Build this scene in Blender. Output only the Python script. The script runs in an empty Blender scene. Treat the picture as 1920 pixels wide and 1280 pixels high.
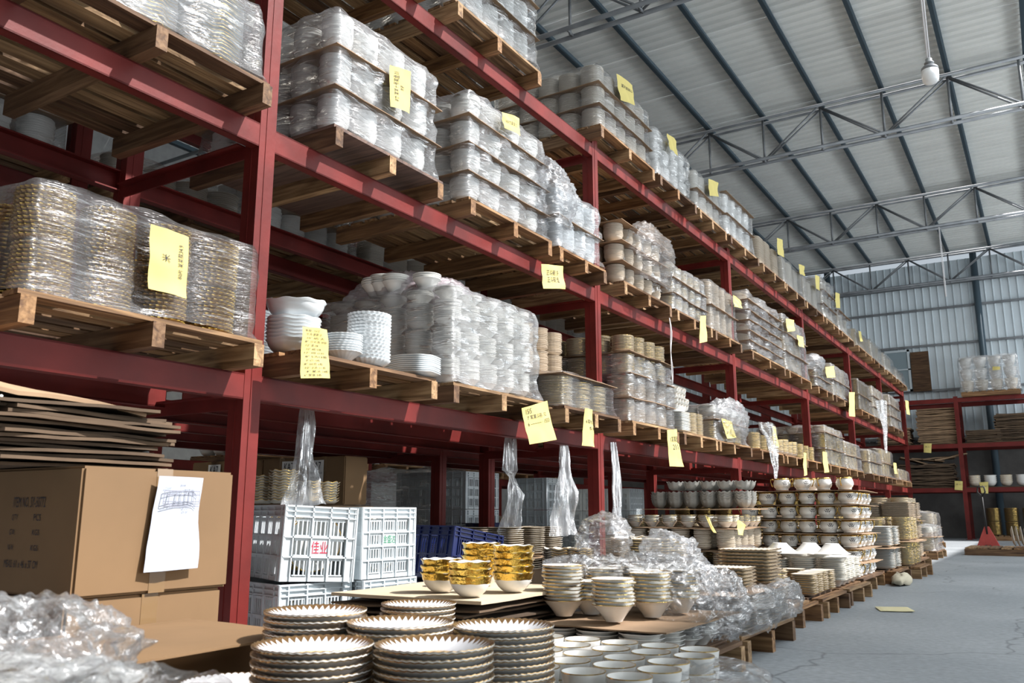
import bpy, math, random
from mathutils import Vector, noise
RN = random.Random(11)
PI = math.pi
SC = bpy.context.scene
COL = SC.collection

# ---------------------------------------------------------------- camera, world, lights, exposure
CAMZ = 0.667
FPX, PITCH, YAW = 1600.0, math.atan(322 / 1600), math.radians(31.9)
cam_d = bpy.data.cameras.new('camera')
cam_d.lens = 30.0
cam_d.sensor_width = 36.0
cam_d.clip_start = 0.05
cam_d.dof.use_dof = True
cam_d.dof.focus_distance = 6.0
cam_d.dof.aperture_fstop = 6.3
cam = bpy.data.objects.new('camera', cam_d)
COL.objects.link(cam)
cam.location = (0, 0, CAMZ)
cam.rotation_euler = (PI / 2 + PITCH, 0, YAW)
SC.camera = cam
SC.view_settings.view_transform = 'Standard'
SC.view_settings.look = 'None'
SC.view_settings.gamma = 1
SC.view_settings.use_curve_mapping = False
SC.view_settings.exposure = 0.0
SC.cycles.use_denoising = True
SC.cycles.transparent_max_bounces = 14
SC.cycles.max_bounces = 8
SC.cycles.diffuse_bounces = 4
SC.cycles.sample_clamp_indirect = 4.0
SC.cycles.sample_clamp_direct = 12.0
SC.cycles.caustics_reflective = False
SC.cycles.caustics_refractive = False
world = bpy.data.worlds.new('sky')
world.use_nodes = True
world.node_tree.nodes['Background'].inputs[0].default_value = (0.80, 0.90, 1.0, 1)
world.node_tree.nodes['Background'].inputs[1].default_value = 0.6
SC.world = world


def sun(d, e, ang, col):
    l = bpy.data.lights.new('sun', 'SUN')
    l.energy = e
    l.angle = math.radians(ang)
    l.color = col
    o = bpy.data.objects.new('sun', l)
    COL.objects.link(o)
    o.rotation_euler = Vector(d).to_track_quat('Z', 'Y').to_euler()
    return o


def area(name, loc, rot, sx, sy, e, col):
    l = bpy.data.lights.new(name, 'AREA')
    l.shape = 'RECTANGLE'
    l.size = sx
    l.size_y = sy
    l.energy = e
    l.color = col
    o = bpy.data.objects.new(name, l)
    COL.objects.link(o)
    o.location = loc
    o.rotation_euler = rot
    return o


sun((0.62, 0.26, 0.713), 8.8, 0.8, (1.0, 0.95, 0.92))
area('roof_opening_fill', (3.0, 10.5, 7.9), (0, math.radians(14), 0), 4, 21, 640, (0.95, 0.98, 1.0))  # added fill hung in the roof opening, standing in for sky light
area('second_aisle_fill', (-7.4, 8, 7.6), (0, 0, 0), 1.6, 24, 480, (1.0, 0.93, 0.82))  # area light added under the roof to brighten the second aisle
area('near_side_fill', (5.5, 0.5, 4.6), (math.radians(40), 0, math.radians(80)), 3, 3, 8, (0.95, 0.97, 1.0))  # faint fill added on the camera side
area('side_ceiling_fill', (9.5, 12, 2.2), (0, math.radians(124), 0), 3, 28, 1300, (0.93, 0.97, 1.0))  # made-up upward fill that brightens the ceiling; this side has no window

# ---------------------------------------------------------------- pixel -> place helpers
_F = Vector((-math.sin(YAW) * math.cos(PITCH), math.cos(YAW) * math.cos(PITCH), math.sin(PITCH)))
_R = Vector((math.cos(YAW), math.sin(YAW), 0))
_U = _R.cross(_F)


def ray(x, y):
    return _F * FPX + _R * (x - 960) - _U * (y - 640)


def on_x(x, y, X):
    r = ray(x, y)
    return r * (X / r.x) + Vector((0, 0, CAMZ))


def on_y(x, y, Y):
    r = ray(x, y)
    return r * (Y / r.y) + Vector((0, 0, CAMZ))


def at(px, D):
    lat = (px - 960) / 1632.0 * D
    return (-0.528 * D + 0.849 * lat, 0.849 * D + 0.528 * lat)


# ---------------------------------------------------------------- materials
MATS = {}


def nodes(name):
    m = bpy.data.materials.new(name)
    m.use_nodes = True
    nt = m.node_tree
    return m, nt, nt.nodes, nt.links, nt.nodes['Principled BSDF']


def ramp(N, stops):
    r = N.new('ShaderNodeValToRGB')
    el = r.color_ramp.elements
    while len(el) < len(stops):
        el.new(0.5)
    for e, (p, c) in zip(el, stops):
        e.position = p
        e.color = (c[0], c[1], c[2], 1)
    return r


def mat(name, col, rough=0.5, metal=0.0, var=0.0, nscale=6.0, bump=0.0, bscale=40.0, coat=0.0, rnd=0.0, spec=0.5,
        trans=0.0):
    if name in MATS:
        return MATS[name]
    m, nt, N, L, P = nodes(name)
    P.inputs['Roughness'].default_value = rough
    P.inputs['Metallic'].default_value = metal
    P.inputs['Specular IOR Level'].default_value = spec
    P.inputs['Coat Weight'].default_value = coat
    P.inputs['Base Color'].default_value = (*col, 1)
    tc = N.new('ShaderNodeTexCoord')
    if var > 0 or rnd > 0:
        nz = N.new('ShaderNodeTexNoise')
        nz.inputs['Scale'].default_value = nscale
        nz.inputs['Detail'].default_value = 5
        L.new(tc.outputs['Object'], nz.inputs['Vector'])
        lo = tuple(c * (1 - var) for c in col)
        hi = tuple(min(1, c * (1 + var)) for c in col)
        r = ramp(N, [(0.3, lo), (0.7, hi)])
        L.new(nz.outputs['Fac'], r.inputs['Fac'])
        out = r.outputs['Color']
        if rnd > 0:
            oi = N.new('ShaderNodeObjectInfo')
            mr = N.new('ShaderNodeMapRange')
            mr.inputs['To Min'].default_value = 1 - rnd
            mr.inputs['To Max'].default_value = 1 + rnd * 0.5
            L.new(oi.outputs['Random'], mr.inputs['Value'])
            mx = N.new('ShaderNodeMix')
            mx.data_type = 'RGBA'
            mx.blend_type = 'MULTIPLY'
            mx.inputs['Factor'].default_value = 1
            L.new(out, mx.inputs['A'])
            L.new(mr.outputs['Result'], mx.inputs['B'])
            out = mx.outputs['Result']
        L.new(out, P.inputs['Base Color'])
    if bump > 0:
        nb = N.new('ShaderNodeTexNoise')
        nb.inputs['Scale'].default_value = bscale
        nb.inputs['Detail'].default_value = 3
        L.new(tc.outputs['Object'], nb.inputs['Vector'])
        b = N.new('ShaderNodeBump')
        b.inputs['Strength'].default_value = bump
        b.inputs['Distance'].default_value = 0.01
        L.new(nb.outputs['Fac'], b.inputs['Height'])
        L.new(b.outputs['Normal'], P.inputs['Normal'])
    MATS[name] = m
    return m


def wood(name, dark, mid, light, rnd=0.45):
    m, nt, N, L, P = nodes(name)
    P.inputs['Roughness'].default_value = 0.75
    tc = N.new('ShaderNodeTexCoord')
    oi = N.new('ShaderNodeObjectInfo')
    mp = N.new('ShaderNodeMapping')
    mp.inputs['Scale'].default_value = (1.6, 22, 22)
    cx = N.new('ShaderNodeCombineXYZ')
    mul = N.new('ShaderNodeMath')
    mul.operation = 'MULTIPLY'
    mul.inputs[1].default_value = 37.0
    L.new(oi.outputs['Random'], mul.inputs[0])
    for i in range(3):
        L.new(mul.outputs[0], cx.inputs[i])
    L.new(tc.outputs['Object'], mp.inputs['Vector'])
    L.new(cx.outputs[0], mp.inputs['Location'])
    nz = N.new('ShaderNodeTexNoise')
    nz.inputs['Scale'].default_value = 1.6
    nz.inputs['Detail'].default_value = 6
    nz.inputs['Distortion'].default_value = 0.7
    L.new(mp.outputs[0], nz.inputs['Vector'])
    r = ramp(N, [(0.28, dark), (0.5, mid), (0.72, light)])
    L.new(nz.outputs['Fac'], r.inputs['Fac'])
    # per-board tint
    tint = ramp(N, [(0.0, (0.30, 0.20, 0.15)), (0.25, (0.62, 0.50, 0.42)), (0.45, (0.95, 0.70, 0.46)), (0.7, (1.0, 0.92, 0.80)), (1.0, (1.35, 1.25, 1.10))])
    L.new(oi.outputs['Random'], tint.inputs['Fac'])
    mx = N.new('ShaderNodeMix')
    mx.data_type = 'RGBA'
    mx.blend_type = 'MULTIPLY'
    mx.inputs['Factor'].default_value = rnd * 2
    L.new(r.outputs['Color'], mx.inputs['A'])
    L.new(tint.outputs['Color'], mx.inputs['B'])
    L.new(mx.outputs['Result'], P.inputs['Base Color'])
    b = N.new('ShaderNodeBump')
    b.inputs['Strength'].default_value = 0.35
    b.inputs['Distance'].default_value = 0.01
    L.new(nz.outputs['Fac'], b.inputs['Height'])
    L.new(b.outputs['Normal'], P.inputs['Normal'])
    MATS[name] = m
    return m


def film(name, base=0.14, haze=0.10, streak=(2.0, 2.0, 26.0), bump=0.9, tint=(0.93, 0.96, 1.0), gain=0.34):
    """clear stretch film: mostly see-through, with a glossy, wrinkled sheen and a little milky haze"""
    m = bpy.data.materials.new(name)
    m.use_nodes = True
    nt = m.node_tree
    N, L = nt.nodes, nt.links
    N.clear()
    out = N.new('ShaderNodeOutputMaterial')
    tr = N.new('ShaderNodeBsdfTransparent')
    tr.inputs[0].default_value = (0.97, 0.98, 0.99, 1)
    gl = N.new('ShaderNodeBsdfGlossy')
    gl.inputs['Roughness'].default_value = 0.16
    gl.inputs['Color'].default_value = (1, 1, 1, 1)
    df = N.new('ShaderNodeBsdfDiffuse')
    df.inputs['Color'].default_value = (*tint, 1)
    tl = N.new('ShaderNodeBsdfTranslucent')
    tl.inputs['Color'].default_value = (*tint, 1)
    dm = N.new('ShaderNodeMixShader')
    dm.inputs[0].default_value = 0.35
    L.new(df.outputs[0], dm.inputs[1])
    L.new(tl.outputs[0], dm.inputs[2])
    tc = N.new('ShaderNodeTexCoord')
    mp = N.new('ShaderNodeMapping')
    mp.inputs['Scale'].default_value = streak
    mp.inputs['Rotation'].default_value = (0.25, 0.2, 0)
    L.new(tc.outputs['Object'], mp.inputs['Vector'])
    nz = N.new('ShaderNodeTexNoise')
    nz.inputs['Scale'].default_value = 2.2
    nz.inputs['Detail'].default_value = 4
    nz.inputs['Distortion'].default_value = 0.9
    L.new(mp.outputs[0], nz.inputs['Vector'])
    n2 = N.new('ShaderNodeTexNoise')
    n2.inputs['Scale'].default_value = 5.0
    n2.inputs['Detail'].default_value = 3
    L.new(tc.outputs['Object'], n2.inputs['Vector'])
    b = N.new('ShaderNodeBump')
    b.inputs['Strength'].default_value = bump
    b.inputs['Distance'].default_value = 0.02
    L.new(nz.outputs['Fac'], b.inputs['Height'])
    L.new(b.outputs['Normal'], gl.inputs['Normal'])
    lw = N.new('ShaderNodeLayerWeight')
    lw.inputs['Blend'].default_value = 0.35
    L.new(b.outputs['Normal'], lw.inputs['Normal'])
    st = N.new('ShaderNodeMapRange')
    st.inputs['From Min'].default_value = 0.54
    st.inputs['From Max'].default_value = 0.70
    st.inputs['To Min'].default_value = 0
    st.inputs['To Max'].default_value = gain
    L.new(nz.outputs['Fac'], st.inputs['Value'])
    a1 = N.new('ShaderNodeMath')
    a1.operation = 'MULTIPLY_ADD'
    L.new(lw.outputs['Fresnel'], a1.inputs[0])
    a1.inputs[1].default_value = 0.45
    a1.inputs[2].default_value = base
    a2 = N.new('ShaderNodeMath')
    a2.operation = 'ADD'
    a2.use_clamp = True
    L.new(a1.outputs[0], a2.inputs[0])
    L.new(st.outputs[0], a2.inputs[1])
    hz = N.new('ShaderNodeMapRange')
    hz.inputs['From Min'].default_value = 0.35
    hz.inputs['From Max'].default_value = 0.75
    hz.inputs['To Min'].default_value = haze * 0.4
    hz.inputs['To Max'].default_value = haze * 2.2
    L.new(n2.outputs['Fac'], hz.inputs['Value'])
    m1 = N.new('ShaderNodeMixShader')
    L.new(hz.outputs[0], m1.inputs[0])
    L.new(tr.outputs[0], m1.inputs[1])
    L.new(dm.outputs[0], m1.inputs[2])
    m2 = N.new('ShaderNodeMixShader')
    L.new(a2.outputs[0], m2.inputs[0])
    L.new(m1.outputs[0], m2.inputs[1])
    L.new(gl.outputs[0], m2.inputs[2])
    L.new(m2.outputs[0], out.inputs['Surface'])
    MATS[name] = m
    return m


def glaze(name, col, rough=0.18, rnd=0.10):
    return mat(name, col, rough, var=0.05, nscale=9, rnd=rnd, coat=0.3)


RED = mat('rack_red_paint', (0.135, 0.0150, 0.0125), 0.5, var=0.28, nscale=3.5, bump=0.12, bscale=22, spec=0.28)
WOOD = wood('pallet_wood', (0.085, 0.047, 0.025), (0.23, 0.15, 0.08), (0.41, 0.295, 0.175))
PLY = wood('dark_plywood', (0.06, 0.04, 0.035), (0.13, 0.085, 0.07), (0.2, 0.13, 0.1), 0.1)
WHITE = glaze('white_porcelain', (0.80, 0.80, 0.77))
COOL = glaze('cool_white_porcelain', (0.70, 0.74, 0.76))
CREAM = glaze('cream_porcelain', (0.66, 0.60, 0.50), 0.3)
BEIGE = glaze('beige_stoneware', (0.56, 0.48, 0.38), 0.4)
GREY = glaze('grey_stoneware', (0.30, 0.30, 0.28), 0.35)
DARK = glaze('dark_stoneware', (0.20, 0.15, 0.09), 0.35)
GOLD = mat('gold_trim', (0.62, 0.42, 0.13), 0.2, 1.0, var=0.25, nscale=20, bump=0.3, bscale=60)
BGOLD = mat('bright_gold_band', (0.66, 0.45, 0.10), 0.16, 1.0, var=0.2, nscale=14, bump=0.5, bscale=45)
BROWNG = mat('brown_gold_lustre', (0.36, 0.24, 0.10), 0.25, 0.6, var=0.3, nscale=25)
BRONZE = mat('bronze_trim', (0.46, 0.31, 0.15), 0.22, 0.9, var=0.3, nscale=20)
CARD = mat('cardboard', (0.20, 0.12, 0.056), 0.8, var=0.08, nscale=4, rnd=0.12)
CARDG = mat('grey_cardboard', (0.30, 0.20, 0.12), 0.85, var=0.15, nscale=5, rnd=0.25)
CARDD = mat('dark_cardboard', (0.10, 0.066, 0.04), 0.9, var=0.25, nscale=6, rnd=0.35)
TAPE = mat('packing_tape', (0.21, 0.13, 0.06), 0.25, coat=0.5)
PAPER = mat('yellow_paper', (0.66, 0.56, 0.19), 0.8, var=0.05, nscale=8)
WPAPER = mat('white_paper', (0.46, 0.51, 0.60), 0.7)
LABEL = mat('white_label', (0.80, 0.80, 0.78), 0.7)
INK = mat('black_ink', (0.03, 0.03, 0.04), 0.7)
INKG = mat('faded_ink', (0.20, 0.21, 0.26), 0.7)
REDINK = mat('red_ink', (0.6, 0.02, 0.06), 0.6)
GRNINK = mat('green_ink', (0.005, 0.20, 0.08), 0.6)
PLAST = mat('white_plastic', (0.60, 0.66, 0.69), 0.35, var=0.06, nscale=3)
PLASTB = mat('blue_plastic', (0.005, 0.012, 0.075), 0.35)
STEEL = mat('galvanised_tube', (0.22, 0.235, 0.25), 0.45, 0.3, var=0.25, nscale=3)
PURL = mat('blue_grey_purlin', (0.075, 0.115, 0.145), 0.5)
BLACK = mat('black_rubber', (0.015, 0.015, 0.015), 0.6)
STRING = mat('white_string', (0.8, 0.8, 0.82), 0.6)
BULB = mat('milky_bulb', (0.86, 0.88, 0.88), 0.25)
FILM = film('stretch_film', 0.03, 0.05, gain=0.22)
FILMS = film('stretch_film_strong', 0.06, 0.11, (3, 3, 18), 1.0, gain=0.62)
FILMT = film('stretch_film_crumpled', 0.07, 0.07, (9, 9, 9), 1.0, gain=0.34)
FILMV = film('hanging_film', 0.05, 0.34, (26, 26, 1.5), 0.7, gain=0.3)
FILMK = film('pink_stretch_film', 0.08, 0.2, (2, 2, 22), 1.0, tint=(1.0, 0.86, 0.93), gain=0.3)


def serrated_mat(name, R, k, c_in, c_out):
    m, nt, N, L, P = nodes(name)
    P.inputs['Roughness'].default_value = 0.22
    tc = N.new('ShaderNodeTexCoord')
    sp = N.new('ShaderNodeSeparateXYZ')
    L.new(tc.outputs['Object'], sp.inputs[0])

    def mth(op, a, b=None, c=None):
        n = N.new('ShaderNodeMath')
        n.operation = op
        for i, v in enumerate((a, b, c)):
            if v is None:
                continue
            if isinstance(v, (int, float)):
                n.inputs[i].default_value = v
            else:
                L.new(v, n.inputs[i])
        return n.outputs[0]
    x, y = sp.outputs[0], sp.outputs[1]
    r = mth('SQRT', mth('ADD', mth('MULTIPLY', x, x), mth('MULTIPLY', y, y)))
    th = mth('ARCTAN2', y, x)
    fr = mth('FRACT', mth('MULTIPLY', th, k / (2 * PI)))
    tri = mth('ABSOLUTE', mth('SUBTRACT', fr, 0.5))
    edge = mth('MULTIPLY_ADD', tri, 0.26 * R, 0.80 * R)
    f = mth('GREATER_THAN', r, edge)
    mx = N.new('ShaderNodeMix')
    mx.data_type = 'RGBA'
    L.new(f, mx.inputs['Factor'])
    mx.inputs['A'].default_value = (*c_in, 1)
    mx.inputs['B'].default_value = (*c_out, 1)
    # tan toothed disc in the centre of the plate
    f2 = mth('LESS_THAN', r, mth('MULTIPLY_ADD', tri, 0.10 * R, 0.36 * R))
    mx2 = N.new('ShaderNodeMix')
    mx2.data_type = 'RGBA'
    L.new(f2, mx2.inputs['Factor'])
    L.new(mx.outputs['Result'], mx2.inputs['A'])
    mx2.inputs['B'].default_value = (0.72, 0.50, 0.26, 1)
    L.new(mx2.outputs['Result'], P.inputs['Base Color'])
    L.new(mth('MULTIPLY', f, 0.75), P.inputs['Metallic'])
    MATS[name] = m
    return m


SERR = serrated_mat('fluted_plate_glaze', 0.13, 44, (0.80, 0.81, 0.84), (0.36, 0.22, 0.10))

# ---------------------------------------------------------------- object helpers
MESHES = {}


def mesh(name, vs, fs, mats, mi=None, smooth=False):
    me = bpy.data.meshes.new(name)
    me.from_pydata([tuple(v) for v in vs], [], fs)
    for m in mats:
        me.materials.append(m)
    if mi:
        me.polygons.foreach_set('material_index', mi)
    if smooth:
        me.polygons.foreach_set('use_smooth', [True] * len(me.polygons))
    me.update()
    return me


def obj(name, me, parent=None, loc=(0, 0, 0), rot=(0, 0, 0)):
    o = bpy.data.objects.new(name, me)
    COL.objects.link(o)
    o.location = loc
    o.rotation_euler = rot
    if parent is not None:
        o.parent = parent
    return o


def tag(o, label=None, cat=None, group=None, kind=None):
    if label:
        o['label'] = label
    if cat:
        o['category'] = cat
    if group:
        o['group'] = group
    if kind:
        o['kind'] = kind
    return o


def thing(name, label, cat, loc=(0, 0, 0), rz=0.0, group=None):
    o = obj(name, None, None, loc, (0, 0, rz))
    o.empty_display_size = 0.1
    return tag(o, label, cat, group)


BOXF = [(0, 3, 2, 1), (4, 5, 6, 7), (0, 1, 5, 4), (1, 2, 6, 5), (2, 3, 7, 6), (3, 0, 4, 7)]


def boxv(x0, x1, y0, y1, z0, z1):
    return [(x0, y0, z0), (x1, y0, z0), (x1, y1, z0), (x0, y1, z0), (x0, y0, z1), (x1, y0, z1), (x1, y1, z1), (x0, y1, z1)]


class MB:
    def __init__(s):
        s.v, s.f, s.m = [], [], []

    def add(s, vs, fs, mi=0):
        n = len(s.v)
        s.v += [tuple(v) for v in vs]
        s.f += [tuple(i + n for i in f) for f in fs]
        s.m += [mi] * len(fs)
        return s

    def box(s, x0, x1, y0, y1, z0, z1, mi=0):
        return s.add(boxv(x0, x1, y0, y1, z0, z1), BOXF, mi)

    def tube(s, pts, r, seg=8, mi=0, closed_ends=True):
        pts = [Vector(p) for p in pts]
        rs = r if isinstance(r, (list, tuple)) else [r] * len(pts)
        vs, fs = [], []
        up = None
        for i, p in enumerate(pts):
            d = (pts[min(i + 1, len(pts) - 1)] - pts[max(i - 1, 0)]).normalized()
            if up is None:
                up = Vector((0, 0, 1)) if abs(d.z) < 0.9 else Vector((1, 0, 0))
            a = d.cross(up).normalized()
            b = a.cross(d).normalized()
            up = b
            for k in range(seg):
                t = 2 * PI * k / seg
                vs.append(p + a * (math.cos(t) * rs[i]) + b * (math.sin(t) * rs[i]))
        for i in range(len(pts) - 1):
            for k in range(seg):
                q = (k + 1) % seg
                fs.append((i * seg + k, i * seg + q, (i + 1) * seg + q, (i + 1) * seg + k))
        if closed_ends:
            fs.append(tuple(range(seg - 1, -1, -1)))
            e = (len(pts) - 1) * seg
            fs.append(tuple(range(e, e + seg)))
        return s.add(vs, fs, mi)

    def build(s, name, mats, smooth=False):
        if not isinstance(mats, (list, tuple)):
            mats = [mats]
        return mesh(name, s.v, s.f, mats, s.m, smooth)


def box_me(key, dx, dy, dz, m, jag=0.0):
    k = ('box', key, round(dx, 3), round(dy, 3), round(dz, 3), m.name)
    if k not in MESHES:
        MESHES[k] = MB().box(-dx / 2, dx / 2, -dy / 2, dy / 2, 0, dz).build(key, m)
    return MESHES[k]


def bevel_box(dx, dy, dz, m, name='box', b=0.006, bow=0.0, mats=None):
    """box with bevelled edges and slightly bowed sides"""
    import bmesh
    bm = bmesh.new()
    bmesh.ops.create_cube(bm, size=1)
    for v in bm.verts:
        v.co = Vector((v.co.x * dx, v.co.y * dy, (v.co.z + 0.5) * dz))
    bmesh.ops.bevel(bm, geom=list(bm.edges), offset=b, segments=2, affect='EDGES')
    me = bpy.data.meshes.new(name)
    bm.to_mesh(me)
    bm.free()
    for mm in (mats or [m]):
        me.materials.append(mm)
    return me


# ---------------------------------------------------------------- structure: floor, walls, ceiling
Y_END, X_L, X_R, Y_B, Z_R = 27.0, -14.5, 11.5, -7.0, 8.12


def floor_mat():
    m, nt, N, L, P = nodes('concrete_floor')
    tc = N.new('ShaderNodeTexCoord')
    n1 = N.new('ShaderNodeTexNoise')
    n1.inputs['Scale'].default_value = 0.7
    n1.inputs['Detail'].default_value = 8
    n2 = N.new('ShaderNodeTexNoise')
    n2.inputs['Scale'].default_value = 30
    n2.inputs['Detail'].default_value = 6
    L.new(tc.outputs['Object'], n1.inputs['Vector'])
    L.new(tc.outputs['Object'], n2.inputs['Vector'])
    r = ramp(N, [(0.3, (0.27, 0.30, 0.325)), (0.7, (0.40, 0.43, 0.455))])
    L.new(n1.outputs['Fac'], r.inputs['Fac'])
    r2 = ramp(N, [(0.3, (0.82, 0.82, 0.82)), (0.7, (1.1, 1.1, 1.1))])
    L.new(n2.outputs['Fac'], r2.inputs['Fac'])
    mx = N.new('ShaderNodeMix')
    mx.data_type = 'RGBA'
    mx.blend_type = 'MULTIPLY'
    mx.inputs['Factor'].default_value = 1
    L.new(r.outputs[0], mx.inputs['A'])
    L.new(r2.outputs[0], mx.inputs['B'])
    # cracks
    vo = N.new('ShaderNodeTexVoronoi')
    vo.feature = 'DISTANCE_TO_EDGE'
    vo.inputs['Scale'].default_value = 0.45
    nd = N.new('ShaderNodeTexNoise')
    nd.inputs['Scale'].default_value = 2.5
    mv = N.new('ShaderNodeMix')
    mv.data_type = 'RGBA'
    mv.inputs['Factor'].default_value = 0.25
    L.new(tc.outputs['Object'], nd.inputs['Vector'])
    L.new(tc.outputs['Object'], mv.inputs['A'])
    L.new(nd.outputs['Color'], mv.inputs['B'])
    L.new(mv.outputs['Result'], vo.inputs['Vector'])
    rc = ramp(N, [(0.0, (0.55, 0.55, 0.55)), (0.004, (1, 1, 1))])
    L.new(vo.outputs['Distance'], rc.inputs['Fac'])
    m3 = N.new('ShaderNodeMix')
    m3.data_type = 'RGBA'
    m3.blend_type = 'MULTIPLY'
    m3.inputs['Factor'].default_value = 1
    L.new(mx.outputs['Result'], m3.inputs['A'])
    L.new(rc.outputs[0], m3.inputs['B'])
    L.new(m3.outputs['Result'], P.inputs['Base Color'])
    P.inputs['Roughness'].default_value = 0.55
    b = N.new('ShaderNodeBump')
    b.inputs['Strength'].default_value = 0.15
    b.inputs['Distance'].default_value = 0.01
    L.new(n2.outputs['Fac'], b.inputs['Height'])
    L.new(b.outputs['Normal'], P.inputs['Normal'])
    return m


tag(obj('floor', MB().box(X_L, X_R, Y_B, Y_END + 0.2, -0.15, 0).build('floor', floor_mat())), kind='structure')
BLOCKM = mat('dark_block_wall', (0.13, 0.125, 0.12), 0.9, var=0.25, nscale=2.5, bump=0.3, bscale=20)
CLAD = mat('pale_wall_cladding', (0.74, 0.83, 0.88), 0.5, var=0.05, nscale=1.2, rnd=0.06)
ROOFM = mat('roof_sheet', (0.78, 0.80, 0.78), 0.5, var=0.07, nscale=0.8, rnd=0.05)


def rib_profile(w, pitch, rib_h, rib_w):
    """cross-section (u, height) of a ribbed sheet of width w"""
    pts = [(0, 0)]
    n = int(round(w / pitch))
    for i in range(n):
        c = (i + 0.5) * pitch
        pts += [(c - rib_w / 2 - 0.012, 0), (c - rib_w / 2, rib_h), (c + rib_w / 2, rib_h), (c + rib_w / 2 + 0.012, 0)]
    pts.append((w, 0))
    return pts


def ribbed(length, w, pitch, rib_h, rib_w, m, name, axis):
    """sheet: axis 'roof' -> u along +Y, runs along X, ribs hang down; 'wall' -> u along +X, runs up Z, ribs towards -Y"""
    pr = rib_profile(w, pitch, rib_h, rib_w)
    vs, fs = [], []
    for (u, hgt) in pr:
        for side in (0, 1):
            for t in (0, 0.004):
                if axis == 'roof':
                    vs.append((side * length, u, -hgt + t))
                else:
                    vs.append((u, -hgt + t, side * length))
    for i in range(len(pr) - 1):
        a, b = i * 4, (i + 1) * 4
        fs += [(a, b, b + 2, a + 2), (a + 1, a + 3, b + 3, b + 1)]
    return mesh(name, vs, fs, [m])


# ceiling: ribbed sheets laid across, purlins below
X_CE = 0.42
ceil = tag(obj('ceiling', None), kind='structure')
sheet = ribbed(X_CE - X_L, 0.8, 0.2, 0.042, 0.018, ROOFM, 'roof_sheet', 'roof')
y = Y_B
i = 0
while y < Y_END - 0.35:
    obj('roof_sheet', sheet, ceil, (X_L, y, Z_R + 0.05 + (0.006 if i % 2 else 0)))
    y += 0.8
    i += 1
pm = MB().box(-0.03, 0.03, 0, Y_END - Y_B, 0, 0.10).box(-0.03, 0.06, 0, Y_END - Y_B, 0, 0.008).build('purlin', PURL)
k = 0
xx = -0.77
while xx > X_L:
    obj('purlin', pm, ceil, (xx, Y_B, Z_R - 0.10))
    xx -= 1.05
obj('purlin', pm, ceil, (0.38, Y_B, Z_R - 0.10))

solid = tag(obj('ceiling_unseen', MB().box(X_CE, X_R, Y_B, -0.8, Z_R + 0.02, Z_R + 0.07).box(5.6, X_R, -0.8, Y_END, Z_R + 0.02, Z_R + 0.07).build('ceiling_unseen', ROOFM)), kind='structure')  # unseen roof, cut so its opening limits where the sun falls
# far wall: dark masonry below, pale ribbed cladding above, girts and a blue-grey column
fw = tag(obj('wall_far', MB().box(X_L, X_R, Y_END, Y_END + 0.2, 0, 2.72).build('wall_far', BLOCKM)), kind='structure')
wp = ribbed(5.15, 0.8, 0.2, 0.03, 0.02, CLAD, 'cladding_sheet', 'wall')
x = X_L
while x < X_R - 0.2:
    obj('cladding_sheet', wp, fw, (x, Y_END, 2.72))
    x += 0.8
for z in (2.74, 4.08, 5.39, 6.45, 7.15):
    obj('girt', box_me('girt', X_R - X_L, 0.06, 0.06, STEEL), fw, ((X_L + X_R) / 2, Y_END - 0.07, z))
for xx in (-5.2, -1.2, 2.8):
    obj('column', MB().tube([(xx, Y_END - 0.18, 0), (xx, Y_END - 0.18, 7.95)], 0.09, 12).build('column', PURL, True), fw)
tag(obj('wall_left', MB().box(X_L - 0.2, X_L, Y_B, Y_END, 0, Z_R).build('wall_left', mat('left_wall', (0.35, 0.36, 0.36), 0.8, var=0.1))), kind='structure')
tag(obj('wall_right', MB().box(X_R, X_R + 0.2, Y_B, Y_END, 0, 6.4).build('wall_right', mat('right_wall', (0.45, 0.47, 0.48), 0.8, var=0.1))), kind='structure')
tag(obj('wall_back', MB().box(X_L, X_R, Y_B - 0.2, Y_B, 0, Z_R).build('wall_back', mat('back_wall', (0.40, 0.41, 0.41), 0.8, var=0.1))), kind='structure')
# window high on the far wall with a boarded half beside it
w = tag(obj('window_1', None, None, (-3.45, Y_END - 0.16, 4.12)), kind='structure')
wb = MB()
for (a, b, c, d) in ((-0.36, -0.30, 0, 1.22), (0.30, 0.36, 0, 1.22), (-0.36, 0.36, 0, 0.06), (-0.36, 0.36, 1.16, 1.22), (-0.36, 0.36, 0.62, 0.66)):
    wb.box(a, b, -0.03, 0.03, c, d)
obj('window_frame', wb.build('window_frame', mat('pale_frame', (0.62, 0.70, 0.74), 0.4)), w)
obj('pane', MB().box(-0.3, 0.3, -0.004, 0.004, 0.06, 1.16).build('pane', mat('window_glass', (0.30, 0.38, 0.42), 0.08)), w)
bo = tag(obj('wooden_board', MB().box(-0.24, 0.24, -0.03, 0.03, 0, 1.15).build('wooden_board', WOOD), None, (-2.83, Y_END - 0.14, 4.1)),
         'brown wooden panel fixed high on the far wall beside the window', 'board')

# roof trusses
def tube_me(p, q, r, seg=8):
    p, q = Vector(p), Vector(q)
    return MB().tube([(0, 0, 0), q - p], r, seg).build('bar', STEEL, True), p


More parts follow.
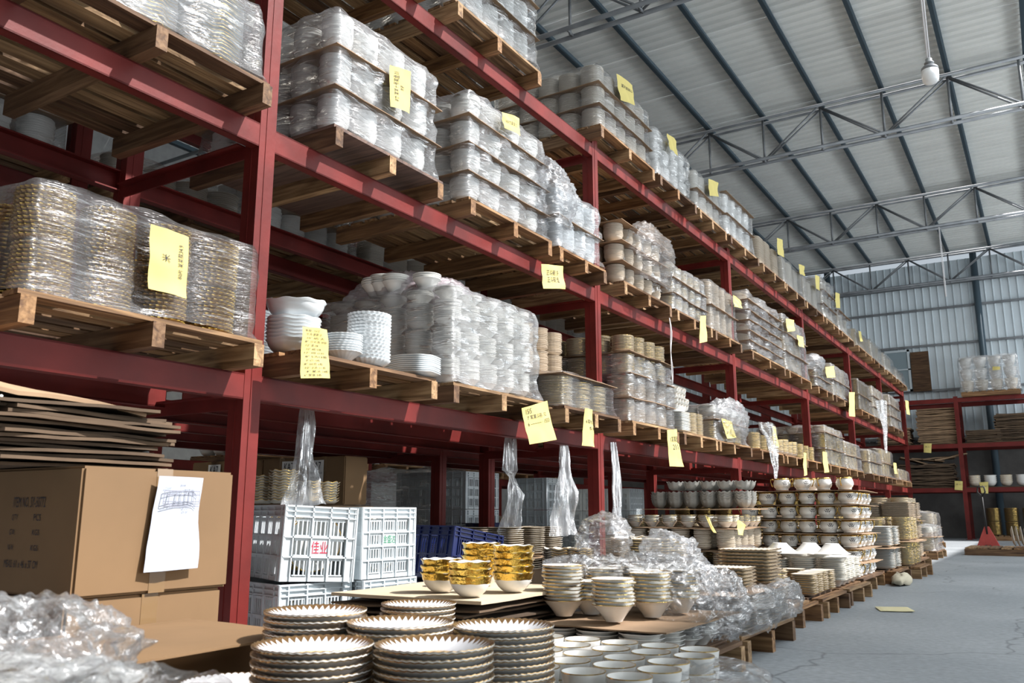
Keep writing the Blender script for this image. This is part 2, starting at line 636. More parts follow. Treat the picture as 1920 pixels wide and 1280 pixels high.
def truss(y, label):
    t = thing('roof_truss', label, 'truss', (0, y, 7.1), group='tube trusses under the roof')

    def bar(nm, p, q, r):
        p, q = Vector(p), Vector(q)
        obj(nm, MB().tube([(0, 0, 0), q - p], r, 8).build(nm, STEEL, True), t, p)
    for dy in (-0.11, 0.11):
        bar('top_chord', (X_L + 0.1, dy, 0.86), (0.5, dy, 0.86), 0.030)
        bar('bottom_chord', (X_L + 0.1, dy, 0.06), (0.5, dy, 0.06), 0.034)
    xs = [0.28 - 1.05 * i for i in range(0, 13)]
    for i, x in enumerate(xs):
        bar('vertical_bar', (x, 0, 0.03), (x, 0, 0.88), 0.022)
        bar('tie_bar', (x, -0.13, 0.06), (x, 0.13, 0.06), 0.02)
        if i + 1 < len(xs):
            x2 = xs[i + 1]
            a, b = (0.06, 0.86) if i % 2 == 0 else (0.86, 0.06)
            for dy in (-0.09, 0.09):
                bar('diagonal_bar', (x, dy, a), (x2, dy * 0.4, b), 0.018)


for yy, lb in ((3.7, 'grey steel tube roof truss nearest the camera, above the rack'), (9.5, 'grey steel tube roof truss crossing the top of the photo above the nearest bays'),
               (15.3, 'grey steel tube roof truss behind the hanging bulb'),
               (21.2, 'grey steel tube roof truss between the bulb truss and the far wall'), (26.6, 'grey steel tube roof truss standing against the far wall')):
    truss(yy, lb)

# ---------------------------------------------------------------- racks
ZB = (1.30, 2.54, 3.85)          # top of the beams of the three shelf levels
BD = 0.12                        # beam depth


def c_beam(length, flip, along='y'):
    k = ('cb', round(length, 2), flip, along)
    if k in MESHES:
        return MESHES[k]
    m = MB()
    s = -1 if flip else 1
    t = 0.008
    fl = 0.055

    def b(u0, u1, z0, z1):
        u0, u1 = min(u0, u1), max(u0, u1)
        if along == 'y':
            m.box(u0, u1, 0, length, z0, z1)
        else:
            m.box(0, length, u0, u1, z0, z1)
    b(0, -s * t, -BD, 0)
    b(0, -s * fl, -t, 0)
    b(0, -s * fl, -BD, -BD + t)
    MESHES[k] = m.build('beam', RED)
    return MESHES[k]


UY = [-0.95, 2.70, 6.36, 10.08, 13.8, 17.5, 21.2, 24.9]


def upright_me(hh):
    k = ('up', hh)
    if k not in MESHES:
        m = MB()
        # box column with a visible seam: two channels face to face
        m.box(-0.05, 0.05, -0.05, 0.05, 0, hh)
        m.box(-0.002, 0.002, -0.053, -0.05, 0, hh)
        m.box(0.05, 0.053, -0.012, -0.006, 0, hh)
        m.box(-0.09, 0.09, -0.09, 0.09, 0, 0.01)
        MESHES[k] = m.build('upright', RED)
    return MESHES[k]


def bracket_me(L):
    k = ('br', round(L, 2))
    if k not in MESHES:
        m = MB()
        m.box(0, L, -0.005, 0.003, -0.065, 0)
        m.box(0, L, -0.055, 0.003, -0.006, 0)
        MESHES[k] = m.build('cross_bracket', RED)
    return MESHES[k]


def rack(xf, xb, ys, label, levels=ZB, top1=None, extra=True):
    t = thing('storage_rack', label, 'rack', ((xf + xb) / 2, ys[0], 0))
    ox, oy = (xf + xb) / 2, ys[0]
    for n, y in enumerate(ys):
        for x in (xf, xb):
            hh = 6.2 if (top1 and y == top1) else 3.90
            obj('upright', upright_me(hh), t, (x - ox, y - oy, 0))
        for z in levels:
            L = abs(xf - xb) - 0.1
            obj('cross_bracket', bracket_me(L), t, (min(xf, xb) + 0.05 - ox, y - 0.045 - oy, z - 0.10))
    for n in range(len(ys) - 1):
        L = ys[n + 1] - ys[n] - 0.1
        for z in levels:
            obj('beam', c_beam(L, False), t, (max(xf, xb) + 0.048 - ox, ys[n] + 0.05 - oy, z))
            obj('beam', c_beam(L, True), t, (min(xf, xb) - 0.048 - ox, ys[n] + 0.05 - oy, z))
            if extra and z == levels[0]:
                obj('beam', c_beam(L, False), t, (0.02, ys[n] + 0.05 - oy, z - 0.002))
    return t


rack(-3.15, -4.22, UY, 'long dark red steel storage rack beside the aisle, full of pallets', top1=2.70)
rack(-4.75, -5.85, UY, 'dark red steel rack standing back to back behind the aisle rack', top1=2.70)
rack(-8.9, -9.95, UY, 'dark red steel rack across the second aisle, seen through the gaps', extra=False)


def end_rack():
    xs = [-5.4, -1.9, 1.5]
    yf, yb = 25.3, 26.4
    t = thing('storage_rack', 'dark red steel rack standing along the far end wall', 'rack', (xs[0], yf, 0))
    for x in xs:
        for y in (yf, yb):
            obj('upright', upright_me(3.70), t, (x - xs[0], y - yf, 0))
    for i in range(2):
        L = xs[i + 1] - xs[i] - 0.1
        for z in (1.32, 2.46, 3.66):
            obj('beam', c_beam(L, True, 'x'), t, (xs[i] + 0.05 - xs[0], -0.048, z))
            obj('beam', c_beam(L, False, 'x'), t, (xs[i] + 0.05 - xs[0], yb - yf + 0.048, z))
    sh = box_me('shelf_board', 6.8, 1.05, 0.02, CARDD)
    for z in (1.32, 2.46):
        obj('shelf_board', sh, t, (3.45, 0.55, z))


end_rack()

# ---------------------------------------------------------------- pallets
ORD = ['first', 'second', 'third', 'fourth', 'fifth', 'sixth', 'seventh', 'eighth', 'ninth', 'tenth', 'eleventh', 'twelfth',
       'thirteenth', 'fourteenth', 'fifteenth', 'sixteenth', 'seventeenth', 'eighteenth'] + ['%s from twenty' % w for w in ('one', 'two', 'three', 'four', 'five', 'six', 'seven', 'eight', 'nine', 'ten')]


def pallet(x0, x1, y0, y1, z, label, ply=False, nb=9, group=None, sh=0.10, rz=0.0):
    cx, cy = (x0 + x1) / 2, (y0 + y1) / 2
    t = thing('wooden_pallet', label, 'pallet', (cx, cy, z), rz, group)
    dx, dy = x1 - x0, y1 - y0
    st = box_me('stringer', dx, 0.055, sh, WOOD)
    for yy in (-dy / 2 + 0.03, RN.uniform(-0.03, 0.03), dy / 2 - 0.03):
        obj('stringer', st, t, (RN.uniform(-0.012, 0.012), yy, 0))
    if ply:
        obj('plywood_deck', box_me('plywood_deck', dx - 0.02, dy, 0.018, PLY), t, (0, 0, sh))
    else:
        pit = dx / nb
        bd = box_me('deck_board', dy, pit - 0.030, 0.018, WOOD)
        for i in range(nb):
            obj('deck_board', bd, t, (-dx / 2 + (i + 0.5) * pit, RN.uniform(-0.008, 0.008), sh + 0.0005 + RN.uniform(0, 0.003)), (0, 0, PI / 2 + RN.uniform(-0.006, 0.006)))
    return z + sh + 0.022


# ---------------------------------------------------------------- dishes
def shape_r(th, sh):
    """radius factor of the outline: p superellipse power, k lobes, a lobe depth"""
    p = sh.get('p', 2)
    r = 1.0
    if p != 2:
        c, s = abs(math.cos(th)), abs(math.sin(th))
        r = (c ** p + s ** p) ** (-1.0 / p)
    k = sh.get('k', 0)
    if k:
        r *= 1 - sh.get('a', 0.03) * (0.5 - 0.5 * math.cos(k * th))
    return r


def outer(kind, R, H, t):
    if kind == 'bowl':
        return (R * (0.42 + 0.515 * (1 - (1 - t) ** 2) ** 0.8 + 0.065 * max(0.0, (t - 0.88) / 0.12)), H * t)
    if kind == 'flare':
        return (R * (0.40 + 0.545 * t ** 1.15 + 0.055 * max(0.0, (t - 0.88) / 0.12)), H * t)
    if kind == 'cup':
        return (R * (0.72 + 0.28 * t ** 0.5), H * t)
    return (R * (0.58 + 0.42 * t), H * (t ** 1.6))      # plate


def dish(kind, R, H, n=1, pitch=0.02, mats=(None,), sh={}, seg=24, seed=0, wob=0.0, band=0.0, fl=0.0, key=None, th=None):
    """one dish (n = 1) or a column of n nested dishes; slot 0 body, slot 1 rim, slot 2 band below the rim"""
    kk = ('dish', kind, R, H, n, pitch, tuple(m.name for m in mats), str(sh), seg, seed, wob, band, th)
    if kk in MESHES:
        return MESHES[kk]
    rn = random.Random(seed * 77 + n)
    rings = []          # r, z, dx, dy, mat of the strip above, flute weight
    t0 = max(0.0, 1 - pitch / H) if n > 1 else 0.0
    thick = min(0.006, 0.3 * pitch) if n > 1 else (th or 0.005)
    rim = 1 if len(mats) > 1 else 0
    bnd = 2 if len(mats) > 2 else 0
    ins = 3 if len(mats) > 3 else 0
    for i in range(n):
        dx, dy = (rn.uniform(-wob, wob), rn.uniform(-wob, wob)) if i else (0, 0)
        z0 = i * pitch + (rn.uniform(-0.0015, 0.0015) if i else 0)
        if i == 0:
            rings.append((0.0, z0 + 0.002, dx, dy, 0, 0))
            r0 = outer(kind, R, H, 0)[0]
            rings.append((r0 * 0.92, z0 + 0.002, dx, dy, 0, 0))
            rings.append((r0, z0, dx, dy, 0, 0))
            ts = [0.08, 0.25, 0.45, 0.65, 0.78, 0.88, 1.0]
            if kind == 'plate':
                ts = [0.3, 0.7, 1.0]
        else:
            ts = [t0, t0 + (1 - t0) * 0.72, 1.0]
        for t in ts:
            r, z = outer(kind, R, H, t)
            if i and t == t0:
                r = min(r, 0.91 * R)
            mi = bnd if (bnd and t > 1 - band) else 0
            if t == 1.0:
                mi = rim
                if th:
                    rings.append((r, z0 + z, dx, dy, rim, t))
                    rings.append((r * 1.004, z0 + z + thick * 0.26, dx, dy, 0, t))
                    rings.append((r * 1.004, z0 + z + thick * 0.46, dx, dy, rim, t))
                    continue
            rings.append((r, z0 + z, dx, dy, mi, t))
        rings.append((R * 1.0, z0 + H + thick * 0.6, dx, dy, rim, 1))
        if i < n - 1:
            rings.append((R * 0.955, z0 + H + thick * 0.5, dx, dy, 0, 1))
            rings.append((R * 0.885, z0 + H - thick * 0.2, dx, dy, 0, 1))
        else:
            rings.append((R * 0.965, z0 + H + thick * 0.5, dx, dy, ins, 1))
            inner = [0.8, 0.5, 0.25] if kind != 'plate' else [0.75, 0.45]
            for t in inner:
                r, z = outer(kind, R, H, t)
                rings.append((r - 0.006, z0 + z + 0.006, dx, dy, ins, t))
            rings.append((outer(kind, R, H, 0)[0] * 0.9, z0 + 0.008, dx, dy, ins, 0))
            rings.append((0.0, z0 + 0.008, dx, dy, 0, 0))
    vs, fs, mi = [], [], []
    sf = [shape_r(2 * PI * k / seg, sh) for k in range(seg)]
    ax, ay = sh.get('ax', 1), sh.get('ay', 1)
    wz, wk = sh.get('wz', 0), sh.get('wk', sh.get('k', 0))
    cs = [(math.cos(2 * PI * k / seg), math.sin(2 * PI * k / seg), math.cos(wk * 2 * PI * k / seg)) for k in range(seg)]
    for (r, z, dx, dy, m_, fw_) in rings:
        for k in range(seg):
            c, s, wv = cs[k]
            q = r * (1 + (sf[k] - 1) * (0.25 + 0.75 * fw_))
            vs.append((q * c * ax + dx, q * s * ay + dy, z + wz * wv * fw_ * fw_))
    for j in range(len(rings) - 1):
        if rings[j][0] == 0.0 and rings[j + 1][0] == 0.0:
            continue
        for k in range(seg):
            q = (k + 1) % seg
            fs.append((j * seg + k, j * seg + q, (j + 1) * seg + q, (j + 1) * seg + k))
            mi.append(rings[j][4])
    me = mesh(kind, vs, fs, mats, mi, True)
    me.set_sharp_from_angle(angle=math.radians(48))
    MESHES[kk] = me
    return me


def cap_name(kind):
    return {'bowl': 'bowl', 'flare': 'bowl', 'cup': 'cup', 'plate': 'plate'}[kind]


def pile(name, label, group, cat, me, x, y, z, n, pitch, jit=0.002, rot=True, children=()):
    """n single dishes, each its own top-level object, nested one on the other"""
    for i in range(n):
        q = n - 1 - i
        lab = label + (', topmost' if q == 0 else ', %s from the top' % ORD[q])
        a = RN.uniform(0, 2 * PI) if rot is True else rot + RN.uniform(-0.02, 0.02)
        o = obj(name, me, None, (x + RN.uniform(-jit, jit), y + RN.uniform(-jit, jit), z + i * pitch), (0, 0, a))
        tag(o, lab, cat, group)


# ---------------------------------------------------------------- film, cardboard, paper
def wrap_mesh(x0, x1, y0, y1, z0, z1, seed=0, colp=0.18, amp=0.012, top=True, dome=0.03, res=0.035, mats=None, lean=0.0, flare=0.03):
    """stretch film around a load (local origin at the load centre)"""
    cx, cy = (x0 + x1) / 2, (y0 + y1) / 2
    pts = []
    r = 0.05
    nx = max(4, int((x1 - x0 - 2 * r) / res))
    ny = max(4, int((y1 - y0 - 2 * r) / res))

    def arc(ax, ay, a0):
        for i in range(1, 4):
            t = a0 + i * PI / 8
            pts.append((ax + r * math.cos(t), ay + r * math.sin(t), math.cos(t), math.sin(t), 0))
    for i in range(nx + 1):
        u = x0 + r + (x1 - x0 - 2 * r) * i / nx
        pts.append((u, y0, 0, -1, u))
    arc(x1 - r, y0 + r, -PI / 2)
    for i in range(ny + 1):
        u = y0 + r + (y1 - y0 - 2 * r) * i / ny
        pts.append((x1, u, 1, 0, u))
    arc(x1 - r, y1 - r, 0)
    for i in range(nx + 1):
        u = x1 - r - (x1 - x0 - 2 * r) * i / nx
        pts.append((u, y1, 0, 1, u))
    arc(x0 + r, y1 - r, PI / 2)
    for i in range(ny + 1):
        u = y1 - r - (y1 - y0 - 2 * r) * i / ny
        pts.append((x0, u, -1, 0, u))
    arc(x0 + r, y0 + r, PI)
    n = len(pts)
    rows = max(5, int((z1 - z0) / res))
    vs, fs = [], []
    for j in range(rows + 1):
        v = j / rows
        z = z0 + (z1 - z0) * v
        for i, (px, py, qx, qy, u) in enumerate(pts):
            sc = -0.016 * (1 - abs(math.sin(PI * u / colp))) if u else 0
            nn = noise.noise(Vector((px * 3 + seed, py * 3, z * 9 + v * 2)))
            rd = 1 - abs(noise.noise(Vector((px * 2.2 + py * 5, z * 16 + (px + py) * 3 + seed * 3, 1.7))))
            d = sc + amp * (nn * 1.2 + (rd - 0.75) * 1.8)
            if v < 0.12:
                d += flare * (1 - v / 0.12)
            if v > 0.9:
                d -= 0.02 * (v - 0.9) / 0.1
            vs.append((px + qx * d - cx, py + qy * d - cy + lean * v, z - z0 + 0.012 * nn))
    for j in range(rows):
        for i in range(n):
            q = (i + 1) % n
            fs.append((j * n + i, j * n + q, (j + 1) * n + q, (j + 1) * n + i))
    if top:
        base = rows * n
        steps = 6
        last = base
        for s in range(1, steps + 1):
            f = 1 - s / steps * 0.96
            st = len(vs)
            for i in range(n):
                bx, by, bz = vs[base + i]
                x_, y_ = bx * f, by * f
                nz = noise.noise(Vector((x_ * 6 + seed, y_ * 6, 3.3))) * 0.03 + (1 - abs(noise.noise(Vector((x_ * 11, y_ * 11 + seed, 0))))) * 0.012
                vs.append((x_, y_, (z1 - z0) + dome * math.sin(s / steps * PI / 2) + nz))
            for i in range(n):
                q = (i + 1) % n
                fs.append((last + i, last + q, st + q, st + i))
            last = st
        fs.append(tuple(range(last, last + n)))
    return mesh('film', vs, fs, mats or [FILM], None, True), (cx, cy, z0)


def crumple(name, label, c, dims, seed, amp=0.05, mats=None, nu=60, nv=34, flat=False, freq=9.0, cat='film', zmin=None, parent=None):
    """a crumpled heap of film: superellipsoid shell folded by ridged noise"""
    vs, fs = [], []
    dx, dy, dz = dims
    for j in range(nv + 1):
        ph = -PI / 2 * 0.55 + (PI / 2 * 1.55) * j / nv
        for i in range(nu):
            th = 2 * PI * i / nu
            cp = abs(math.cos(ph)) ** 0.6
            X = (abs(math.cos(th)) ** 0.7) * (1 if math.cos(th) > 0 else -1) * cp
            Y = (abs(math.sin(th)) ** 0.7) * (1 if math.sin(th) > 0 else -1) * cp
            Z = math.sin(ph)
            p = Vector((X * dx, Y * dy, Z * dz))
            q = Vector((p.x * freq + seed * 5, p.y * freq, p.z * freq))
            rd = (1 - abs(noise.noise(q)) * 2) * 0.5 + (1 - abs(noise.noise(q * 2.1 + Vector((0, 0, 4)))) * 2) * 0.38 + (1 - abs(noise.noise(q * 4.7)) * 2) * 0.24 + noise.noise(q * 0.35) * 1.3
            nrm = Vector((X, Y, Z * 1.0)).normalized() if (X or Y or Z) else Vector((0, 0, 1))
            p += nrm * (rd - 0.4) * amp
            p += Vector((noise.noise(q * 3 + Vector((9, 0, 0))), noise.noise(q * 3 + Vector((0, 9, 0))), noise.noise(q * 3 + Vector((0, 0, 9))))) * amp * 0.3
            zz = p.z
            if zmin is not None and zz + c[2] < zmin:
                zz = zmin - c[2]
            vs.append((p.x, p.y, zz))
    for j in range(nv):
        for i in range(nu):
            q = (i + 1) % nu
            fs.append((j * nu + i, j * nu + q, (j + 1) * nu + q, (j + 1) * nu + i))
    me = mesh(name, vs, fs, mats or [FILMT], None, not flat)
    o = obj(name, me, parent, c)
    if parent is None:
        tag(o, label, cat)
    return o


def ribbon(name, label, pts, seed=0, mats=None, folds=3, cat='film strip', depth=0.25):
    """hanging strip of film; pts = (x, y, z, width); folded across its width"""
    vs, fs = [], []
    m = 12
    P = []
    for a, b in zip(pts[:-1], pts[1:]):
        for s in range(4):
            t = s / 4
            P.append([a[k] + (b[k] - a[k]) * t for k in range(4)])
    P.append(list(pts[-1]))
    o0 = Vector(P[0][:3])
    for j, (x, y, z, w_) in enumerate(P):
        for i in range(m + 1):
            u = i / m - 0.5
            fold = math.sin(u * 2 * PI * folds + seed + j * 0.12) * w_ * depth * 0.5
            nn = noise.noise(Vector((u * 4, j * 0.35, seed))) * w_ * 0.25
            vs.append((x + fold * 0.8 + nn - o0.x + u * w_ * 0.35, y + u * w_ - o0.y, z - o0.z + nn * 0.4))
    for j in range(len(P) - 1):
        for i in range(m):
            a = j * (m + 1) + i
            fs.append((a, a + 1, a + m + 2, a + m + 1))
    o = obj(name, mesh(name, vs, fs, mats or [FILMV], None, True), None, o0)
    tag(o, label, cat)
    return o


def sheet_mesh(dx, dy, seed, m=None, th=0.004, sag=0.012, n=8):
    """a thin, slightly wavy sheet of board"""
    vs, fs = [], []
    for k in (0, 1):
        for j in range(n + 1):
            for i in range(n + 1):
                x, y = (i / n - 0.5) * dx, (j / n - 0.5) * dy
                z = noise.noise(Vector((x * 2.5 + seed, y * 2.5, seed))) * sag
                e = max(abs(i / n - 0.5), abs(j / n - 0.5)) * 2
                z -= (sag * 0.8) * max(0, e - 0.8) * 5 * (0.5 + 0.5 * noise.noise(Vector((x * 7, y * 7, seed + 3))))
                vs.append((x, y, z + k * th))
    N1 = (n + 1) ** 2
    for j in range(n):
        for i in range(n):
            a = j * (n + 1) + i
            fs.append((a, a + n + 1, a + n + 2, a + 1))
            fs.append((N1 + a, N1 + a + 1, N1 + a + n + 2, N1 + a + n + 1))
    for i in range(n):
        a, b = i, i + 1
        fs.append((a, b, N1 + b, N1 + a))
        a, b = n * (n + 1) + i, n * (n + 1) + i + 1
        fs.append((b, a, N1 + a, N1 + b))
        a, b = i * (n + 1), (i + 1) * (n + 1)
        fs.append((b, a, N1 + a, N1 + b))
        a, b = i * (n + 1) + n, (i + 1) * (n + 1) + n
        fs.append((a, b, N1 + b, N1 + a))
    return mesh('cardboard_sheet', vs, fs, [m or CARD])


TXT = {}


def text_geo(s):
    """flat outline mesh of a text, scaled to a unit-height line; returns verts, faces, width"""
    if s in TXT:
        return TXT[s]
    cu = bpy.data.curves.new('t', 'FONT')
    cu.body = s
    cu.size = 1.0
    cu.resolution_u = 2
    o = bpy.data.objects.new('t', cu)
    COL.objects.link(o)
    dg = bpy.context.evaluated_depsgraph_get()
    me = bpy.data.meshes.new_from_object(o.evaluated_get(dg))
    vs = [tuple(v.co) for v in me.vertices]
    fs = [tuple(p.vertices) for p in me.polygons]
    bpy.data.objects.remove(o)
    bpy.data.curves.remove(cu)
    bpy.data.meshes.remove(me)
    if vs:
        mx, Mx = min(v[0] for v in vs), max(v[0] for v in vs)
        my, My = min(v[1] for v in vs), max(v[1] for v in vs)
    else:
        mx, Mx, my, My = 0, 1, 0, 1
    TXT[s] = (vs, fs, mx, Mx, my, My)
    return TXT[s]


def text_on(parent, name, quad, items, m, bulge=None, off=0.002, nrm=None):
    """write items (text, u0, v0, u1, v1[, turned]) on the quad tl, tr, br, bl (parent space), v down"""
    tl, tr, br, bl = [Vector(q) for q in quad]
    nr = (tr - tl).cross(bl - tl).normalized() * -1
    if nrm is not None and nr.dot(nrm) < 0:
        nr = -nr
    V, Fc = [], []
    for it in items:
        s, u0, v0, u1, v1 = it[:5]
        turned = len(it) > 5 and it[5]
        vs, fs, mx, Mx, my, My = text_geo(s)
        n = len(V)
        for (x, y_, z) in vs:
            a = (x - mx) / max(1e-6, Mx - mx)
            b = (My - y_) / max(1e-6, My - my)
            if turned:               # reads from bottom to top
                u, v = u0 + (u1 - u0) * b, v1 - (v1 - v0) * a
            else:
                u, v = u0 + (u1 - u0) * a, v0 + (v1 - v0) * b
            p = tl.lerp(tr, u).lerp(bl.lerp(br, u), v)
            bb = bulge(u, v) if bulge else 0
            V.append(p + nr * (bb + off))
        Fc += [tuple(i + n for i in f) for f in fs]
    if not V:
        return None
    return obj(name, mesh(name, V, Fc, [m]), parent)


NOTE_N = [0]


def note(px, X, label, lines, m=None, name='paper_note', curl=0.01, cat='note', ink=None, plane='x'):
    """paper with its four corners tl, tr, br, bl taken from the photo, lying on the plane x = X (or y = X)"""
    f = on_x if plane == 'x' else on_y
    q = [f(a, b, X) for (a, b) in px]
    c = (q[0] + q[1] + q[2] + q[3]) / 4
    loc = [p - c for p in q]
    NOTE_N[0] += 1
    sd = NOTE_N[0]
    view = Vector((1, -0.4, 0))
    nr = (loc[1] - loc[0]).cross(loc[3] - loc[0]).normalized()
    if nr.dot(view) < 0:
        nr = -nr

    def bulge(u, v):
        return curl * (math.sin(u * PI) * 0.9 + noise.noise(Vector((u * 2.5 + sd, v * 3, sd))) * 1.1) + curl * 1.6 * (v - 0.5) ** 2
    vs, fs = [], []
    n = 8
    for j in range(n + 1):
        for i in range(n + 1):
            u, v = i / n, j / n
            p = loc[0].lerp(loc[1], u).lerp(loc[3].lerp(loc[2], u), v)
            vs.append(p + nr * bulge(u, v))
    for j in range(n):
        for i in range(n):
            a = j * (n + 1) + i
            fs.append((a, a + 1, a + n + 2, a + n + 1))
    o = obj(name, mesh(name, vs, fs, [m or PAPER], None, True), None, c)
    tag(o, label, cat)
    if lines:
        text_on(o, 'handwriting', loc, lines, ink or INK, bulge, 0.0022, view)
    return o


# ---------------------------------------------------------------- loads on the shelves
XF = -2.96
FLOORNAME = {0: 'lowest shelf', 1: 'middle shelf', 2: 'top shelf'}


def load(level, y0, y1, tiers, label, mats=(None,), xf=XF, depth=1.16, wrap=FILM, sheets=True, ply=False, sk=1.0,
         pal=True, dish_label='', name='wrapped_load', dome=0.03, zbase=None, plabel=None, front_rows=1, lean=0.0, res=0.035,
         amp=0.012, single=False, topsheet=False, grp='wrapped pallet loads', flare=0.03, far=True, fronts=None, drop=0.0, seg=None, grpn=''):
    """tiers: list of (kind, R, H, n, pitch, shape, mats). Columns of dishes round the rim of the pallet."""
    z = ZB[level] if zbase is None else zbase
    if pal:
        z = pallet(xf - depth, xf, y0, y1, z, plabel, ply)
    x0, x1 = xf - depth + 0.03, xf - 0.05
    cx, cy = (x0 + x1) / 2, (y0 + y1) / 2
    zt = z + 0.004
    root = None
    if not single:
        root = thing(name, label, 'pallet load', (cx, cy, z + 0.002), 0, grp)
    yy0, yy1 = y0 + 0.03, y1 - 0.03
    for ti, tr in enumerate(tiers):
        kind, R, H, n, pitch, sh, ms = tr
        R_x, R_y = R * sh.get('ax', 1), R * sh.get('ay', 1)
        if sh.get('p', 2) > 4:
            R_x, R_y = R_x * 1.0, R_y * 1.0
        nx = max(1, int((x1 - x0) / (2 * R_x + 0.006)))
        ny = max(1, int((yy1 - yy0) / (2 * R_y + 0.006)))
        hgt = H + (n - 1) * pitch
        px_, py_ = (x1 - x0) / nx, (yy1 - yy0) / ny
        sgm = seg or (24 if y0 < 7 else 16)
        if sh.get('k', 0) > 12:
            sgm = sh['k'] * 3
        if sh.get('p', 2) > 4:
            sgm = max(sgm, 32)
        for i in range(nx):
            for j in range(ny):
                front = (i < front_rows)
                if not (front or j == 0 or (far and j == ny - 1)):
                    continue
                X = x1 - (i + 0.5) * px_ + RN.uniform(-0.006, 0.006)
                Y = yy0 + (j + 0.5) * py_ + RN.uniform(-0.006, 0.006) + lean * (zt - z)
                if single and i == 0:
                    me = dish(kind, R, H, 1, pitch, ms, sh, sgm)
                    pile(cap_name(kind), single + ', %s layer, front column %d' % (['lowest', 'second', 'third'][ti], j + 1), grpn, cap_name(kind), me, X, Y, zt, n, pitch, 0.003)
                else:
                    nn = n if ti < len(tiers) - 1 else max(2, n - RN.choice((0, 0, 1)))
                    me = dish(kind, R, H, nn, pitch, ms, sh, sgm, RN.randrange(3), 0.0035)
                    a = RN.uniform(0, 6) if sh.get('p', 2) == 2 and sh.get('ax', 1) == sh.get('ay', 1) else 0
                    if root is not None:
                        obj(cap_name(kind) + '_stack', me, root, (X - cx, Y - cy, zt - (z + 0.002)), (0, 0, a))
                    else:
                        o = obj(cap_name(kind) + '_stack', me, None, (X, Y, zt), (0, 0, a))
                        tag(o, dish_label + ', %s layer, row %d, column %d' % (('lowest', 'second', 'third')[ti], i + 1, j + 1), 'stack of ' + cap_name(kind) + 's', dish_label[:60])
        zt += hgt + 0.004
        if (sheets and ti < len(tiers) - 1) or (topsheet and ti == len(tiers) - 1):
            me = sheet_mesh(x1 - x0 + 0.06, yy1 - yy0 + 0.05, ti + y0 * 3, CARDG)
            if root is not None:
                obj('cardboard_sheet', me, root, (0, 0, zt + 0.008 - (z + 0.002)))
            else:
                o = obj('cardboard_sheet', me, None, (cx, cy, zt + 0.008))
                tag(o, 'brown cardboard sheet between the %s and %s bowl layers of the near middle-shelf load' % (ORD[ti], ORD[ti + 1]) if ti < 3 else label, 'cardboard sheet')
            zt += 0.018
    if wrap is not None:
        R = tiers[0][1]
        me, c = wrap_mesh(x0 - 0.012, x1 + 0.014, yy0 - 0.012, yy1 + 0.014, z + 0.002, zt + 0.01, int(y0 * 7), 2 * R + 0.01,
                          amp, True, dome, res, [wrap], lean * (zt - z), flare)
        if root is not None:
            o = obj('film', me, root, (c[0] - cx, c[1] - cy, c[2] - (z + 0.002)))
        else:
            o = obj('film_wrap', me, None, c)
            tag(o, 'clear stretch film wound around the ' + label, 'film')
    return zt, (x0, x1, yy0, yy1)


def T(kind, R, H, n, pitch, ms, **sh):
    return (kind, R, H, n, pitch, sh, ms)


W1 = (WHITE, WHITE)
C1 = (COOL, COOL)
CR = (CREAM, GOLD)
BG = (BEIGE, BEIGE)
WG = (WHITE, GOLD)
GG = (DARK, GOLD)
CG = (CREAM, GOLD)

PL = 'wooden pallet under the '
# --- lowest shelf
load(0, 1.50, 2.58, [T('plate', 0.105, 0.022, 12, 0.0165, (BROWNG, BGOLD), k=26, a=0.09)] * 2,
     'gold plates on the nearest pallet of the lowest shelf', single='gold-edged plate, wrapped gold load', grpn='gold-edged plates in the wrapped gold load',
     dish_label='gold-edged plate stack, wrapped gold load', plabel=PL + 'film-wrapped gold plates left of the nearest upright, lowest shelf', dome=0.10, xf=-2.90, wrap=FILM, sheets=False, amp=0.016)
# bay 1: loose dishes on the first pallet
zl = pallet(-4.08, -2.90, 2.80, 3.86, ZB[0], PL + 'loose white dishes right of the nearest upright, lowest shelf')
load(0, 4.00, 5.08, [T('flare', 0.088, 0.055, 11, 0.0115, W1, k=8, a=0.03)] * 3 + [T('flare', 0.088, 0.055, 3, 0.0115, W1)],
     'wrapped layers of white flared bowls, centre of the nearest bay on the lowest shelf', xf=-2.88, plabel=PL + 'three-layer white flared bowls, lowest shelf', sheets=False, wrap=FILMS, amp=0.014)
load(0, 5.32, 6.24, [T('plate', 0.13, 0.02, 18, 0.012, CR, k=16, a=0.03)],
     'low wrapped block of cream plates under a curved cardboard sheet, lowest shelf', xf=-2.86, plabel=PL + 'low block of cream plates, lowest shelf', topsheet=True, amp=0.008, dome=0.01)
load(0, 6.50, 7.52, [T('plate', 0.115, 0.02, 13, 0.0135, BG, k=20, a=0.04), T('plate', 0.115, 0.02, 13, 0.0135, BG, k=20, a=0.04),
                     T('plate', 0.10, 0.02, 12, 0.0135, CR, k=18, a=0.04), T('plate', 0.10, 0.02, 11, 0.0135, CR, k=18, a=0.04)],
     'tall four-layer load of beige plates just past the second upright, lowest shelf', xf=-2.86, plabel=PL + 'tall beige plates just past the second upright, lowest shelf', dome=0.0, wrap=None, name='stacked_load')
zl2 = pallet(-4.05, -2.86, 7.66, 8.62, ZB[0], PL + 'loose trays and egg-like ornaments, lowest shelf')
load(0, 8.70, 9.85, [T('plate', 0.12, 0.02, 15, 0.013, CR, k=16, a=0.04), T('flare', 0.10, 0.07, 6, 0.015, W1)],
     'untidy load of cream dishes in torn film before the third upright, lowest shelf', xf=-2.88, plabel=PL + 'untidy torn-film load, lowest shelf', wrap=FILMS, lean=0.05)
